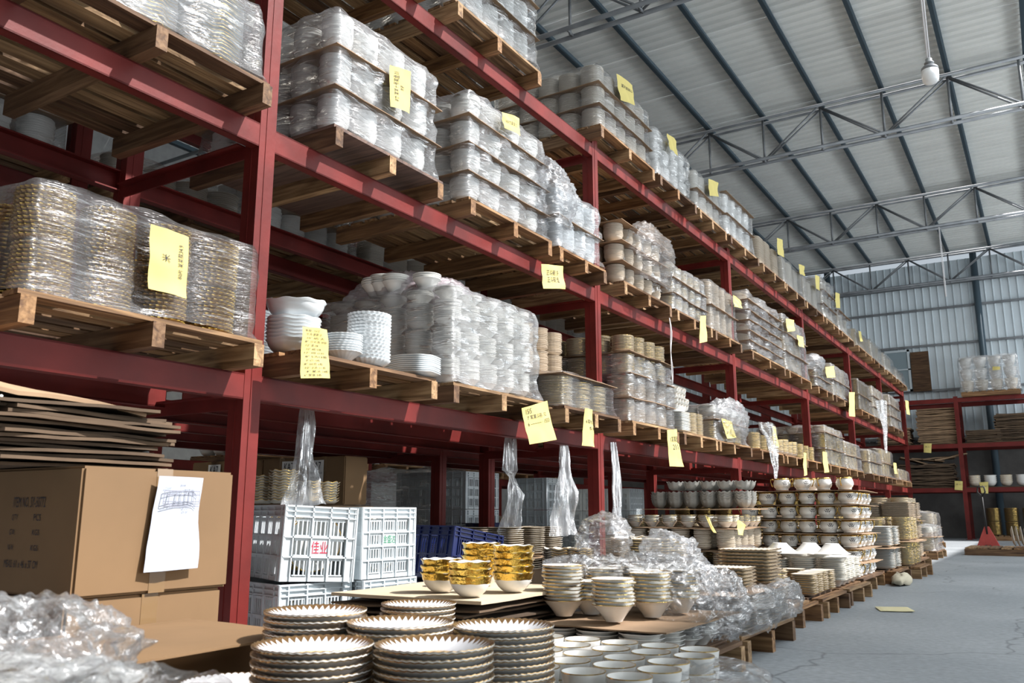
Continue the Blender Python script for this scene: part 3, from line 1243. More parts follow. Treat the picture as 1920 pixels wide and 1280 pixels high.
load(0, 10.25, 11.3, [T('plate', 0.13, 0.02, 14, 0.014, CG, k=10, a=0.06)], 'stacks of cream wavy plates just past the third upright, lowest shelf',
     xf=-2.88, plabel=PL + 'cream wavy plates past the third upright, lowest shelf', wrap=None, name='stacked_load')
load(0, 11.4, 12.45, [T('bowl', 0.12, 0.06, 10, 0.017, CG)], 'row of grey and gold bowl stacks in the third bay, lowest shelf',
     xf=-2.88, plabel=PL + 'grey and gold bowls of the third bay, lowest shelf', wrap=None, name='stacked_load')
load(0, 12.55, 13.65, [T('plate', 0.14, 0.02, 15, 0.014, CG, k=12, a=0.05)], 'stacks of pale gold-edged plates before the fourth upright, lowest shelf',
     xf=-2.88, plabel=PL + 'pale gold-edged plates before the fourth upright, lowest shelf', wrap=None, name='stacked_load')
load(0, 14.0, 15.4, [T('plate', 0.13, 0.02, 16, 0.014, (DARK, BGOLD), k=10, a=0.08)] * 2 + [T('bowl', 0.1, 0.06, 3, 0.015, CG)],
     'wrapped golden plates in the fourth bay, lowest shelf', xf=-2.88, plabel=PL + 'golden plates of the fourth bay, lowest shelf', wrap=FILMS)
load(0, 15.5, 16.9, [T('plate', 0.12, 0.02, 15, 0.014, CG, k=10, a=0.05)] * 2, 'wrapped pale plates before the fifth upright, lowest shelf',
     xf=-2.88, plabel=PL + 'pale plates before the fifth upright, lowest shelf', wrap=FILMS)
load(0, 17.8, 19.2, [T('plate', 0.14, 0.02, 15, 0.014, CG, k=10, a=0.05)] * 2, 'wrapped gold-edged plates in the fifth bay, lowest shelf',
     xf=-2.88, plabel=PL + 'fifth-bay gold-edged plates, lowest shelf', wrap=FILMS, res=0.06)
load(0, 19.4, 20.8, [T('bowl', 0.12, 0.06, 14, 0.016, CG)] * 2, 'wrapped bowls in the fifth bay, lowest shelf',
     xf=-2.88, plabel=PL + 'fifth-bay bowls, lowest shelf', res=0.06)
load(0, 21.6, 23.2, [T('bowl', 0.12, 0.06, 12, 0.016, CG)] * 1, 'farthest low load of pale bowls on the lowest shelf',
     xf=-2.88, plabel=PL + 'farthest pale bowls, lowest shelf', res=0.06)

# --- middle shelf
load(1, 1.42, 2.56, [T('plate', 0.17, 0.03, 22, 0.017, (COOL, GOLD), k=10, a=0.05, wz=0.006)], 'wide scalloped plates wrapped in film at the top left corner of the photo',
     plabel=PL + 'wide scalloped plates left of the nearest upright, middle shelf', xf=-2.93, wrap=FILMS, dome=0.02)
load(1, 3.02, 3.97, [T('bowl', 0.088, 0.075, 13, 0.0118, W1)] * 3, 'three layers of white bowls in the near middle-shelf load', ply=True,
     single='bowl, near middle-shelf load', grpn='white bowls in the near middle-shelf load', dish_label='white bowl stack, near middle-shelf load',
     plabel='pallet with dark plywood deck under the white bowls, middle shelf', wrap=FILMS, amp=0.014, dome=0.07)
load(1, 4.25, 5.34, [T('bowl', 0.10, 0.08, 9, 0.0118, W1)] * 4, 'four layers of white bowls in torn film, nearest bay, middle shelf',
     plabel=PL + 'four-layer white bowls, middle shelf', wrap=FILMS, amp=0.02, dome=0.06)
load(1, 5.45, 6.26, [T('bowl', 0.085, 0.075, 15, 0.0118, C1)] * 2, 'white bowls slumping in film beside the second upright, middle shelf',
     plabel=PL + 'slumping white bowls beside the second upright, middle shelf', wrap=FILMS, amp=0.02, dome=0.04)
load(1, 6.62, 7.72, [T('bowl', 0.09, 0.07, 9, 0.0125, BG)] * 3, 'cream bowls under a hanging torn film just past the second upright, middle shelf',
     plabel=PL + 'cream bowls past the second upright, middle shelf', wrap=None, name='stacked_load', topsheet=True)
load(1, 7.84, 8.88, [T('bowl', 0.09, 0.07, 7, 0.0125, CR)] * 3, 'cream bowls under a white shiny film cap in the second bay, middle shelf',
     plabel=PL + 'film-capped cream bowls of the second bay, middle shelf', wrap=FILMS, amp=0.02, dome=0.08, flare=0.0)
load(1, 8.98, 9.95, [T('plate', 0.10, 0.02, 22, 0.012, (BEIGE, CREAM), k=12, a=0.04)] * 2, 'cream plates before the third upright, middle shelf',
     plabel=PL + 'cream plates before the third upright, middle shelf', amp=0.01)
load(1, 10.4, 12.0, [T('plate', 0.2, 0.03, 5, 0.02, (CREAM, CREAM))] * 6, 'tall load of platters between wavy cardboard sheets, third bay, middle shelf',
     plabel=PL + 'platters between wavy cardboard past the third upright, middle shelf', wrap=FILMS, amp=0.03, dome=0.06)
load(1, 12.15, 13.5, [T('plate', 0.14, 0.02, 19, 0.013, CR, k=12, a=0.03)] * 3, 'wrapped cream plates before the fourth upright, middle shelf',
     plabel=PL + 'cream plates before the fourth upright, middle shelf', wrap=FILMS)
load(1, 14.0, 15.1, [T('plate', 0.14, 0.02, 10, 0.013, GG, k=12, a=0.03)] * 2, 'dark gold plates with crumpled film on top, fourth bay, middle shelf',
     plabel=PL + 'dark gold plates of the fourth bay, middle shelf', wrap=FILMS)
load(1, 15.3, 16.8, [T('bowl', 0.14, 0.07, 14, 0.015, CR)] * 2, 'wrapped cream bowls before the fifth upright, middle shelf',
     plabel=PL + 'cream bowls before the fifth upright, middle shelf', wrap=FILMS, amp=0.02)
load(1, 17.7, 19.1, [T('plate', 0.15, 0.02, 20, 0.014, GG, p=6)] * 2, 'square block of brown plates in the fifth bay, middle shelf',
     plabel=PL + 'square brown plates of the fifth bay, middle shelf', res=0.06)
load(1, 19.3, 20.8, [T('bowl', 0.13, 0.07, 10, 0.015, CR)] * 3, 'wrapped bowls before the sixth upright, middle shelf',
     plabel=PL + 'bowls before the sixth upright, middle shelf', wrap=FILMS, res=0.06)
load(1, 21.6, 23.2, [T('bowl', 0.15, 0.07, 12, 0.015, CR)] * 3, 'farthest wrapped load of bowls on the middle shelf',
     plabel=PL + 'farthest bowls, middle shelf', wrap=FILMS, res=0.06)

# --- top shelf
load(2, 2.80, 3.85, [T('bowl', 0.09, 0.07, 14, 0.013, W1)] * 2, 'white bowls on the nearest top-shelf pallet, mostly above the photo',
     plabel='wooden pallet seen from below at the top edge beside the nearest upright, top shelf')
load(2, 4.08, 5.20, [T('bowl', 0.095, 0.08, 14, 0.013, W1)] * 3, 'white bowls in shiny film at the top edge of the photo, top shelf',
     plabel=PL + 'white bowls at the top edge of the photo, top shelf', wrap=FILMS, amp=0.018)
load(2, 6.22, 7.42, [T('plate', 0.105, 0.02, 14, 0.0125, (CREAM, WHITE), k=18, a=0.03)] * 3,
     'three layers of cream plates above the second upright, top shelf', plabel=PL + 'three layers of cream plates above the second upright, top shelf', amp=0.009, dome=0.02)
load(2, 7.52, 8.55, [T('bowl', 0.1, 0.08, 9, 0.0125, W1)] * 2 + [T('bowl', 0.1, 0.08, 6, 0.0125, W1)], 'white bowls in a tall rounded film wrap, second bay, top shelf',
     plabel=PL + 'tall rounded white bowls of the second bay, top shelf', wrap=FILMS, dome=0.1, sheets=False, amp=0.02)
load(2, 8.66, 9.62, [T('plate', 0.105, 0.02, 17, 0.0125, (WHITE, CREAM))] * 2, 'wrapped white plates past the rounded load, second bay, top shelf',
     plabel=PL + 'white plates past the rounded load, second bay, top shelf', dome=0.05)
load(2, 9.72, 10.9, [T('bowl', 0.13, 0.10, 9, 0.02, W1)] * 2, 'large white bowls under a loose board above the third upright, top shelf',
     plabel=PL + 'large white bowls above the third upright, top shelf', wrap=FILMS, topsheet=True)
load(2, 11.15, 12.25, [T('plate', 0.16, 0.03, 22, 0.0185, (BEIGE, CREAM), p=6)], 'unwrapped square beige plates in the third bay, top shelf',
     plabel=PL + 'unwrapped square beige plates, third bay, top shelf', wrap=None, name='stacked_load')
load(2, 12.35, 13.5, [T('plate', 0.15, 0.03, 22, 0.0185, (CREAM, WHITE), p=6)] , 'square cream plates in film before the fourth upright, top shelf',
     plabel=PL + 'square cream plates before the fourth upright, top shelf')
load(2, 13.6, 14.8, [T('plate', 0.15, 0.03, 23, 0.0185, (CREAM, WHITE), p=6)], 'square cream plates past the fourth upright, top shelf',
     plabel=PL + 'square cream plates past the fourth upright, top shelf')
load(2, 14.95, 16.05, [T('plate', 0.15, 0.03, 12, 0.0185, (CREAM, CREAM))] * 3, 'tall film-wrapped plates in the fourth bay, top shelf',
     plabel=PL + 'tall plates of the fourth bay, top shelf', wrap=FILMS, amp=0.02)
load(2, 16.2, 17.4, [T('plate', 0.15, 0.03, 20, 0.0185, (CREAM, CREAM))], 'wrapped plates under tilted boards at the fifth upright, top shelf',
     plabel=PL + 'plates at the fifth upright, top shelf', wrap=FILMS, amp=0.02, topsheet=True)
load(2, 17.9, 19.3, [T('plate', 0.16, 0.03, 18, 0.0185, (CREAM, GOLD))], 'wrapped plates in the fifth bay, top shelf',
     plabel=PL + 'plates of the fifth bay, top shelf', res=0.06)
load(2, 19.6, 21.0, [T('bowl', 0.15, 0.07, 18, 0.02, (CREAM, GOLD))], 'wrapped bowls before the sixth upright, top shelf',
     plabel=PL + 'bowls before the sixth upright, top shelf', res=0.06, wrap=FILMS)
load(2, 21.4, 22.8, [T('bowl', 0.15, 0.07, 18, 0.02, (CREAM, CREAM))], 'wrapped bowls past the sixth upright, top shelf',
     plabel=PL + 'bowls past the sixth upright, top shelf', res=0.06, wrap=FILMS)
load(2, 23.1, 24.6, [T('bowl', 0.15, 0.07, 12, 0.02, (CREAM, CREAM))], 'farthest wrapped load on the top shelf',
     plabel=PL + 'farthest load, top shelf', res=0.06, wrap=FILMS)

# --- back-to-back rack: pallets and loads seen from below and through the gaps
for lv, lname in ((1, 'middle'), (2, 'top')):
    for i, (a, b) in enumerate(((-0.8, 0.35), (0.45, 1.5), (1.55, 2.6), (2.85, 3.95), (4.05, 5.1), (5.2, 6.24), (6.5, 7.6), (7.8, 8.9), (9.0, 9.9))):
        if lv == 1 and i == 0:
            continue
        lb = 'wooden pallet on the %s shelf of the rear rack, %s from the near end' % (lname, ORD[i])
        load(lv, a, b, [T('plate', 0.12, 0.02, 20 if i % 3 else 14, 0.014, (CREAM, CREAM))] if i % 2 else [T('bowl', 0.10, 0.08, 12, 0.014, W1)] * 2,
             'wrapped dishes on the %s shelf of the rear rack, %s from the near end' % (lname, ORD[i]), xf=-4.62, plabel=lb, res=0.07, far=False, grp='wrapped loads on the rear rack')
for i, (a, b) in enumerate(((5.2, 6.24), (6.5, 7.6), (7.8, 8.9), (9.0, 9.9), (10.3, 11.5))):
    load(0, a, b, [T('plate', 0.11, 0.02, 14, 0.0135, BG if i % 2 else CR)] * (2 if i < 3 else 1),
         'wrapped dishes on the lowest shelf of the rear rack, %s from the near end' % ORD[i], xf=-4.62,
         plabel='wooden pallet on the lowest shelf of the rear rack, %s from the near end' % ORD[i], res=0.07, far=False, grp='wrapped loads on the rear rack')
# pallets of the aisle rack left of the photo's first loads, seen from below
for lv, a, b in ((1, 0.3, 1.35), (2, 0.3, 1.35), (2, 1.5, 2.55)):
    load(lv, a, b, [T('plate', 0.12, 0.02, 14, 0.014, W1)], 'wrapped plates over the camera on the %s%s' % (FLOORNAME[lv], ', at the back' if a < 1 else ''),
         plabel='wooden pallet over the camera on the %s%s' % (FLOORNAME[lv], ', at the back' if a < 1 else ''), res=0.07, grp='loads over the camera')
# rack across the second aisle
for i in range(7):
    a = (7.6, 8.8, 10.3, 11.5, 12.62, 14.0, 15.2)[i]
    load(0, a, a + 1.1, [T('bowl', 0.12, 0.08, 9, 0.014, BG if i % 2 else W1)] * 2, 'pale dishes across the second aisle, %s pallet on its lowest shelf' % ORD[i],
         xf=-8.72, plabel='pallet across the second aisle, %s on its lowest shelf' % ORD[i], res=0.08, far=False, grp='loads across the second aisle', wrap=FILM if i % 2 else None)

# ---------------------------------------------------------------- loose goods on the lowest shelf, nearest bay
LM = ''
b1 = dish('bowl', 0.135, 0.075, 1, 0.02, (COOL, COOL), {'k': 9, 'a': 0.02, 'wz': 0.0025}, 54)
p = on_x(549, 650, -3.10)
pile('tureen_bowl', 'large scalloped white bowl nested behind the yellow list', 'scalloped bowls nested behind the yellow list', 'bowl', b1, p.x, p.y, zl, 7, 0.018, 0.003, 0.3)
o = obj('tureen_bowl', dish('bowl', 0.152, 0.095, 1, 0.02, (COOL, COOL), {'k': 9, 'a': 0.02, 'wz': 0.003}, 54), None, (p.x, p.y + 0.01, zl + 7 * 0.018 + 0.05), (0.05, 0, 0.3))
tag(o, 'widest white scalloped bowl resting on top of the nested bowls behind the yellow list', 'bowl')
b2 = dish('plate', 0.118, 0.034, 1, 0.016, (COOL, COOL), {'k': 26, 'a': 0.05}, 104)
p = on_x(690, 682, -3.0)
pile('ribbed_plate', 'ribbed white plate, tallest loose stack on the lowest shelf', 'ribbed plates in the tallest loose stack', 'plate', b2, p.x, p.y, zl, 15, 0.0175, 0.0012)
b3 = dish('flare', 0.098, 0.045, 1, 0.016, (COOL, COOL), {'k': 22, 'a': 0.05}, 88)
p = on_x(643, 668, -2.99)
pile('ribbed_bowl', 'small ribbed white bowl, stack left of the ribbed plates', 'ribbed bowls in the short loose stack', 'bowl', b3, p.x, p.y, zl, 8, 0.0125, 0.0012)
b4 = dish('plate', 0.112, 0.022, 1, 0.012, (COOL, COOL), {'p': 7, 'ax': 1.3, 'wz': 0.004, 'wk': 4}, 48)
p = on_x(772, 693, -3.03)
pile('wavy_tray', 'wavy rectangular white tray beside the wrapped flared bowls', 'wavy trays in the low loose stack', 'tray', b4, p.x, p.y, zl, 9, 0.0115, 0.001, 0.0)
b5 = dish('flare', 0.085, 0.05, 1, 0.016, (COOL, COOL), {'p': 5}, 40)
for q, (px, X, n) in enumerate(((612, -3.30, 12), (640, -3.36, 8))):
    p = on_x(px, 640, X)
    pile('square_bowl', 'square white bowl, %s stack behind the ribbed dishes' % ('tall', 'short')[q], 'square bowls in the %s loose stack' % ('tall', 'short')[q], 'bowl', b5, p.x, p.y, zl, n, 0.013, 0.002, 0.3)
b6 = dish('plate', 0.12, 0.02, 1, 0.016, (COOL, INK), {'p': 4, 'ax': 1.2, 'k': 7, 'a': 0.08}, 56)
pile('leaf_platter', 'dark-fringed white platter behind the nested scalloped bowls', 'fringed platters behind the nested bowls', 'platter', b6, -3.52, 3.02, zl, 18, 0.0155, 0.002, 0.1)
me = sheet_mesh(1.1, 0.9, 3.3, CARDG)
tag(obj('cardboard_sheet', me, None, (-3.5, 3.36, zl - 0.004)), 'thin brown cardboard sheet under the loose white dishes, lowest shelf', 'cardboard sheet')
# heap on top of the flared-bowl load
for i, (px, py, X, n) in enumerate(((640, 540, -3.62, 4), (700, 535, -3.55, 5), (735, 535, -3.45, 4), (800, 528, -3.2, 3))):
    p = on_x(px, py, X)
    o = obj('bowl_stack', dish('flare', 0.09, 0.075, n, 0.014, W1, {}, 28, i, 0.003), None, (p.x, min(4.95, max(4.12, p.y)), 2.045 if i < 3 else 2.03))
    tag(o, 'short %s stack of white bowls on top of the flared-bowl load, lowest shelf' % ('leftmost', 'tallest', 'third', 'rightmost')[i], 'stack of bowls')
crumple('film_heap', 'pinkish white film bunched over the top of the flared-bowl load, lowest shelf', (-3.55, 4.35, 2.05), (0.42, 0.26, 0.16), 3, 0.05, [FILMK], zmin=2.0)
# beige plates standing behind the low block
for i in range(3):
    for j in range(2):
        for q in range(2):
            o = obj('plate_stack', dish('plate', 0.095, 0.02, 13, 0.0125, BG, {'k': 20, 'a': 0.03}, 60, i + q, 0.003), None, (-3.32 - 0.21 * j, 5.46 + 0.23 * i, 1.73 + q * 0.185))
            tag(o, '%s of plates, %s in the %s row behind the low cream block, lowest shelf' % (('lower stack', 'upper stack')[q], ('nearest', 'middle', 'farthest')[i], ('front', 'rear')[j]), 'stack of plates')
# second bay: trays, ornaments
for i in range(2):
    me = dish('plate', 0.13, 0.02, 12, 0.016, (COOL, CREAM), {'p': 8, 'ax': 1.2}, 40, i, 0.002)
    tag(obj('tray_stack', me, None, (-3.05 - 0.33 * i, 7.84, zl2)), 'stack of square white trays, %s, below the egg-like ornaments, lowest shelf' % ('front one', 'rear one')[i], 'stack of trays')
for i in range(4):
    me = dish('plate', 0.085, 0.02, 14, 0.015, (CREAM, GOLD), {'k': 16, 'a': 0.06}, 48, i, 0.002)
    tag(obj('plate_stack', me, None, (-2.99 - 0.18 * (i // 2), 8.12 + 0.18 * (i % 2), zl2)), 'stack of beaded gold plates beside the square trays, %s' % ('front left', 'front right', 'rear left', 'rear right')[i], 'stack of plates')
for i in range(4):
    me = dish('plate', 0.11, 0.015, 7, 0.011, (COOL, COOL), {'p': 5, 'ax': 1.1}, 32, i, 0.006)
    tag(obj('tray_stack', me, None, (-3.42 - 0.05 * i, 8.0 + 0.2 * i if i < 3 else 8.5, zl2 + (0.235 if i < 2 else 0.0))), 'stack of thin white dishes, %s of four behind the beaded gold plates' % ORD[i], 'stack of dishes')
egg = MB()
for j in range(7):
    pass
emesh = dish('cup', 0.034, 0.05, 1, 0.01, (WHITE, GOLD), {}, 14)
tag(obj('oval_platter', dish('plate', 0.17, 0.02, 2, 0.014, W1, {'ax': 0.8}, 36), None, (-3.06, 7.84, zl2 + 0.20)), 'white oval platter under the egg-like ornaments', 'platter')
kq = 0
for lay in range(4):
    for i in range(5 - lay // 2):
        for j in range(3):
            o = obj('ornament_cup', emesh, None, (-2.97 - 0.072 * j, 7.70 + 0.072 * i + 0.02 * (lay % 2), zl2 + 0.24 + lay * 0.05), (0.5, 0.3, 0))
            tag(o, 'white egg-like cup, ornament pile, layer %s, row %s, place %s' % (ORD[lay], ORD[j], ORD[i]), 'ornament', 'egg-like cups piled on the lowest shelf')

me, c = wrap_mesh(-4.03, -2.888, 6.50, 7.52, 1.43, 2.0, 9, 0.23, 0.022, False, 0, 0.03, [FILMS], 0, 0.0)
tag(obj('film_wrap', me, None, c), 'torn clear film around the lower half of the tall beige plates, lowest shelf', 'film')
# ---------------------------------------------------------------- torn and hanging film
crumple('torn_film', 'torn clear film bulging over the cream bowls past the second upright, middle shelf', (-2.97, 7.22, 2.98), (0.11, 0.42, 0.30), 5, 0.05, [FILM])
crumple('torn_film', 'white crumpled film over the untidy dishes before the third upright, lowest shelf', (-2.98, 9.3, 1.68), (0.14, 0.5, 0.22), 8, 0.06, [FILMS])
crumple('torn_film', 'white film heap on the dark gold plates of the fourth bay, middle shelf', (-3.15, 14.3, 3.05), (0.2, 0.4, 0.13), 9, 0.06, [FILMS], nu=30, nv=16)
crumple('torn_film', 'shaggy torn film hanging off the slumping bowls at the second upright, middle shelf', (-3.0, 5.45, 3.02), (0.10, 0.24, 0.28), 12, 0.06, [FILMS])
ribbon('film_strip', 'long pale film strip hanging behind the nearest upright down to the white crates', [(*at(566, 4.7), 1.36, 0.07), (*at(568, 4.7), 1.15, 0.09), (*at(568, 4.7), 0.95, 0.12), (*at(570, 4.7), 0.84, 0.17), (*at(568, 4.7), 0.71, 0.24)], 1)
ribbon('film_strip', 'knotted film strip hanging left of the second upright', [(*at(955, 6.4), 1.25, 0.10), (*at(953, 6.4), 0.98, 0.13), (*at(958, 6.4), 0.93, 0.05), (*at(966, 6.4), 0.80, 0.14), (*at(955, 6.4), 0.55, 0.16), (*at(945, 6.4), 0.40, 0.06)], 4)
ribbon('film_strip', 'wide thin film curtain hanging just left of the second upright', [(*at(1058, 6.6), 1.25, 0.07), (*at(1060, 6.6), 1.0, 0.11), (*at(1062, 6.6), 0.75, 0.20), (*at(1060, 6.6), 0.50, 0.26)], 7)
ribbon('film_strip', 'film strip hanging just right of the second upright', [(*at(1152, 7.2), 1.25, 0.06), (*at(1158, 7.2), 0.95, 0.10), (*at(1155, 7.2), 0.65, 0.13), (*at(1150, 7.2), 0.50, 0.15)], 9)
p = on_x(1447, 800, -2.85)
ribbon('film_strip', 'shredded white film tail hanging below the untidy load by the third upright', [(-2.86, p.y - 0.2, 1.75, 0.3), (-2.85, p.y, 1.50, 0.22), (-2.84, p.y + 0.02, 1.22, 0.10), (-2.84, p.y, 1.08, 0.05), (-2.84, p.y + 0.03, 0.95, 0.02)], 3, [FILMS])
p = on_x(1692, 700, -2.8)
ribbon('film_strip', 'film tail hanging from the farthest lower loads', [(-2.84, 19.3, 3.0, 0.3), (-2.84, 19.4, 2.4, 0.18), (-2.84, 19.4, 1.9, 0.05)], 5, [FILMS])
st = MB()
p0, p1 = on_x(1255, 596, -2.86), on_x(1262, 722, -2.86)
pts = [p0.lerp(p1, t / 10) + Vector((0, 0.015 * math.sin(t), 0)) for t in range(11)]
st.tube([q - p0 for q in pts], 0.004, 5)
st.tube([q - p0 + Vector((0, 0.03 * math.sin(i * 0.6), 0)) for i, q in enumerate(pts)], 0.004, 5)
tag(obj('white_string', st.build('white_string', STRING, True), None, p0), 'pair of white strings hanging from the torn film past the second upright', 'string')

# ---------------------------------------------------------------- yellow paper notes
NL = [
    ([(282, 420), (353, 445), (348, 560), (277, 541)], -2.888, 'large yellow note on the film-wrapped gold plates left of the nearest upright',
     [('80片 某某款34.9', 0.72, 0.18, 0.86, 0.72, 1), ('米', 0.28, 0.40, 0.50, 0.52, 1)]),
    ([(566, 612), (612, 618), (619, 709), (563, 709)], -2.888, 'yellow list with many handwritten lines hanging in front of the scalloped bowls',
     [(t, 0.10 + 0.03 * (i % 3), 0.04 + i * 0.073, 0.62 + 0.1 * (i % 4), 0.04 + i * 0.073 + 0.048) for i, t in enumerate(
         ('某盘, 12寸', '平汤 某某 沙', '10" 4片 大', '8" 沙大汤 9块', '12" 某 3块', '10" 4碗 5块', '12" 4盘 (135', '8" 5汤13板', '8" 6只 10板', '8" 60克 6板', '10" 3汤 21 板', '4" 某汤 14板', '6" 某某 5板'))]),
    ([(977, 765), (1024, 751), (1042, 824), (992, 833)], -2.868, 'yellow note marked 1553 hanging from the pallet left of the second upright',
     [('15/5', 0.12, 0.06, 0.30, 0.20), ("7' 某某斗碗 - 52", 0.14, 0.24, 0.84, 0.36), ('6 ——— · 1553', 0.12, 0.42, 0.92, 0.52)]),
    ([(1096, 765), (1109, 768), (1115, 838), (1090, 835)], -2.852, 'narrow yellow note hanging at the second upright below the low cream block', [('6\'某板', 0.15, 0.28, 0.9, 0.40), ('51', 0.5, 0.48, 0.9, 0.56)]),
    ([(1250, 806), (1268, 804), (1281, 875), (1255, 874)], -2.868, 'long pale note reading 211 hanging below the square trays of the second bay',
     [('1某某盘', 0.2, 0.18, 0.9, 0.34), ('211', 0.3, 0.40, 0.8, 0.54)]),
    ([(1014, 495), (1054, 499), (1060, 542), (1018, 541)], -2.962, 'bright yellow note with two handwritten rows on the middle beam at the second upright',
     [('正斗碗 多', 0.18, 0.22, 0.72, 0.44), ('正斗碗 盘', 0.2, 0.50, 0.72, 0.74)]),
    ([(730, 122), (768, 135), (768, 213), (731, 200)], -2.962, 'yellow note on the three-layer white bowls in the nearest bay, middle shelf',
     [('8寸 某某十号某盘.01', 0.16, 0.12, 0.40, 0.82, 1), ('好', 0.5, 0.40, 0.68, 0.52, 1)]),
    ([(940, 210), (973, 222), (975, 255), (945, 240)], -2.962, 'yellow note on the four-layer white bowls in torn film, middle shelf', [('10寸某某口.', 0.15, 0.40, 0.85, 0.62)]),
    ([(1155, 138), (1185, 160), (1189, 198), (1163, 188)], -2.968, 'yellow note on the three layers of cream plates above the second upright', [('某片某某口', 0.2, 0.3, 0.9, 0.44)]),
    ([(1250, 250), (1268, 265), (1270, 293), (1256, 280)], -2.968, 'yellow note on the rounded white bowl load of the top shelf', None),
    ([(1328, 335), (1346, 343), (1347, 369), (1330, 367)], -2.968, 'pale note on the white plates past the rounded load, top shelf', None),
    ([(1456, 446), (1467, 450), (1470, 483), (1458, 477)], -2.968, 'yellow note on the unwrapped square plates of the top shelf', None),
    ([(1497, 495), (1508, 499), (1509, 518), (1500, 514)], -2.968, 'pale note on the square cream plates before the fourth upright, top shelf', None),
    ([(1528, 515), (1536, 519), (1537, 546), (1530, 541)], -2.968, 'bright yellow note on the square cream plates past the fourth upright, top shelf', None),
    ([(1566, 548), (1574, 551), (1575, 578), (1567, 577)], -2.968, 'pale note on the tall film-wrapped plates of the fourth bay, top shelf', None),
    ([(1609, 620), (1614, 622), (1618, 640), (1613, 640)], -2.968, 'small note on the plates at the fifth upright, top shelf', None),
    ([(1313, 592), (1323, 592), (1326, 640), (1311, 643)], -2.962, 'narrow pale note hanging below the film-capped cream bowls, middle shelf', None),
    ([(1374, 553), (1390, 566), (1391, 578), (1376, 575)], -2.962, 'pale note on the cream plates before the third upright, middle shelf', None),
    ([(1473, 597), (1488, 600), (1490, 620), (1476, 622)], -2.962, 'upper pale note on the platters between wavy cardboard, middle shelf', None),
    ([(1494, 628), (1505, 632), (1508, 652), (1498, 649)], -2.962, 'lower pale note on the platters between wavy cardboard, middle shelf', None),
    ([(1352, 784), (1370, 790), (1381, 820), (1363, 822)], -2.872, 'curled pale note hanging before the untidy torn-film load, lowest shelf', None),
    ([(1447, 797), (1454, 802), (1461, 838), (1452, 839)], -2.872, 'narrow pale note just past the untidy torn-film load, lowest shelf', None),
    ([(1506, 848), (1512, 850), (1513, 890), (1507, 892)], -2.872, 'narrow yellow note in the third bay below the bowl stacks, lowest shelf', None),
    ([(1542, 846), (1550, 848), (1554, 885), (1545, 886)], -2.872, 'narrow yellow note before the fourth upright, lowest shelf', None),
    ([(1592, 735), (1602, 735), (1603, 781), (1592, 780)], -2.95, 'pale note hanging from the middle shelf before the fifth upright', None),
    ([(1547, 688), (1563, 686), (1566, 707), (1550, 708)], -2.962, 'bright yellow note on the dark gold plates of the fourth bay, middle shelf', None),
    ([(1675, 867), (1680, 868), (1682, 888), (1677, 888)], -2.872, 'small pale note at the sixth upright, lowest shelf', None),
    ([(1697, 750), (1703, 752), (1706, 778), (1700, 776)], -2.95, 'small pale note near the far end of the middle shelf', None),
]
for q, X, lb, ln in NL:
    note(q, X, lb, ln)
for q, lb in (([(1732, 831), (1747, 831), (1746, 849), (1732, 848)], 'pale yellow note on the end rack under the tall pile of flattened cartons'),
              ([(1790, 901), (1805, 902), (1805, 919), (1790, 918)], 'pale yellow note on the end rack under the sagging flattened cartons'),
              ([(1836, 904), (1853, 903), (1853, 925), (1840, 924)], 'pale yellow note on the end rack under the far bowls')):
    note(q, 25.19, lb, [('某 211', 0.2, 0.3, 0.8, 0.45)], plane='y')

# ---------------------------------------------------------------- cartons and flattened cardboard at the left
def carton(x0, x1, y0, y1, z0, hgt, label, name='cardboard_carton', group=None, tape='x', rz=0.0):
    cx, cy = (x0 + x1) / 2, (y0 + y1) / 2
    t = obj(name, bevel_box(x1 - x0, y1 - y0, hgt, CARD, 'carton', 0.008), None, (cx, cy, z0), (0, 0, rz))
    tag(t, label, 'carton', group)
    dx, dy = x1 - x0, y1 - y0
    m = MB()
    w_ = 0.028
    if tape == 'x':      # tape runs across the top along X and down the +X / -X faces
        m.box(-dx / 2, dx / 2, -w_, w_, hgt, hgt + 0.0012)
        m.box(dx / 2, dx / 2 + 0.0012, -w_, w_, hgt * 0.72, hgt)
        m.box(dx / 2, dx / 2 + 0.0012, -w_, w_, 0, hgt * 0.25)
    else:
        m.box(-w_, w_, -dy / 2, dy / 2, hgt, hgt + 0.0012)
        m.box(-w_, w_, -dy / 2 - 0.0012, -dy / 2, hgt * 0.72, hgt)
    obj('tape', m.build('tape', TAPE), t)
    return t


me = MB()
for i in range(5):
    tag(obj('cardboard_sheet', sheet_mesh(0.66, 0.62, i * 1.3, CARDG, 0.008, 0.003), None, (-2.68, 1.70, 0.002 + i * 0.0105)),
        'flat cardboard sheet under the two left cartons, %s from the floor' % ORD[i], 'cardboard sheet', 'flat sheets under the left cartons')
ct2 = carton(-2.98, -2.36, 1.44, 1.975, 0.062, 0.365, 'lower brown carton of the two stacked at the left, partly behind crumpled film')
ct1 = carton(-2.97, -2.35, 1.45, 1.99, 0.43, 0.372, 'upper brown carton at the left with a white packing sheet on its side')
Q = [Vector((-0.29, -0.271, 0.33)), Vector((0.25, -0.271, 0.33)), Vector((0.25, -0.271, 0.05)), Vector((-0.29, -0.271, 0.05))]
text_on(ct1, 'printed_lettering', Q, [('ITEM NO. SY-50772', 0.47, 0.16, 0.79, 0.27), ("Q'TY", 0.47, 0.34, 0.53, 0.41), ('PCS', 0.69, 0.34, 0.76, 0.41),
                                      ('G.W.', 0.46, 0.50, 0.52, 0.56), ('KGS', 0.69, 0.50, 0.76, 0.56), ('N.W.', 0.46, 0.66, 0.52, 0.72), ('KGS', 0.69, 0.66, 0.76, 0.72),
                                      ('MEAS: 61 x 46 x 37 CM', 0.44, 0.82, 0.77, 0.90)], INK, None, 0.001, Vector((0, -1, 0)))
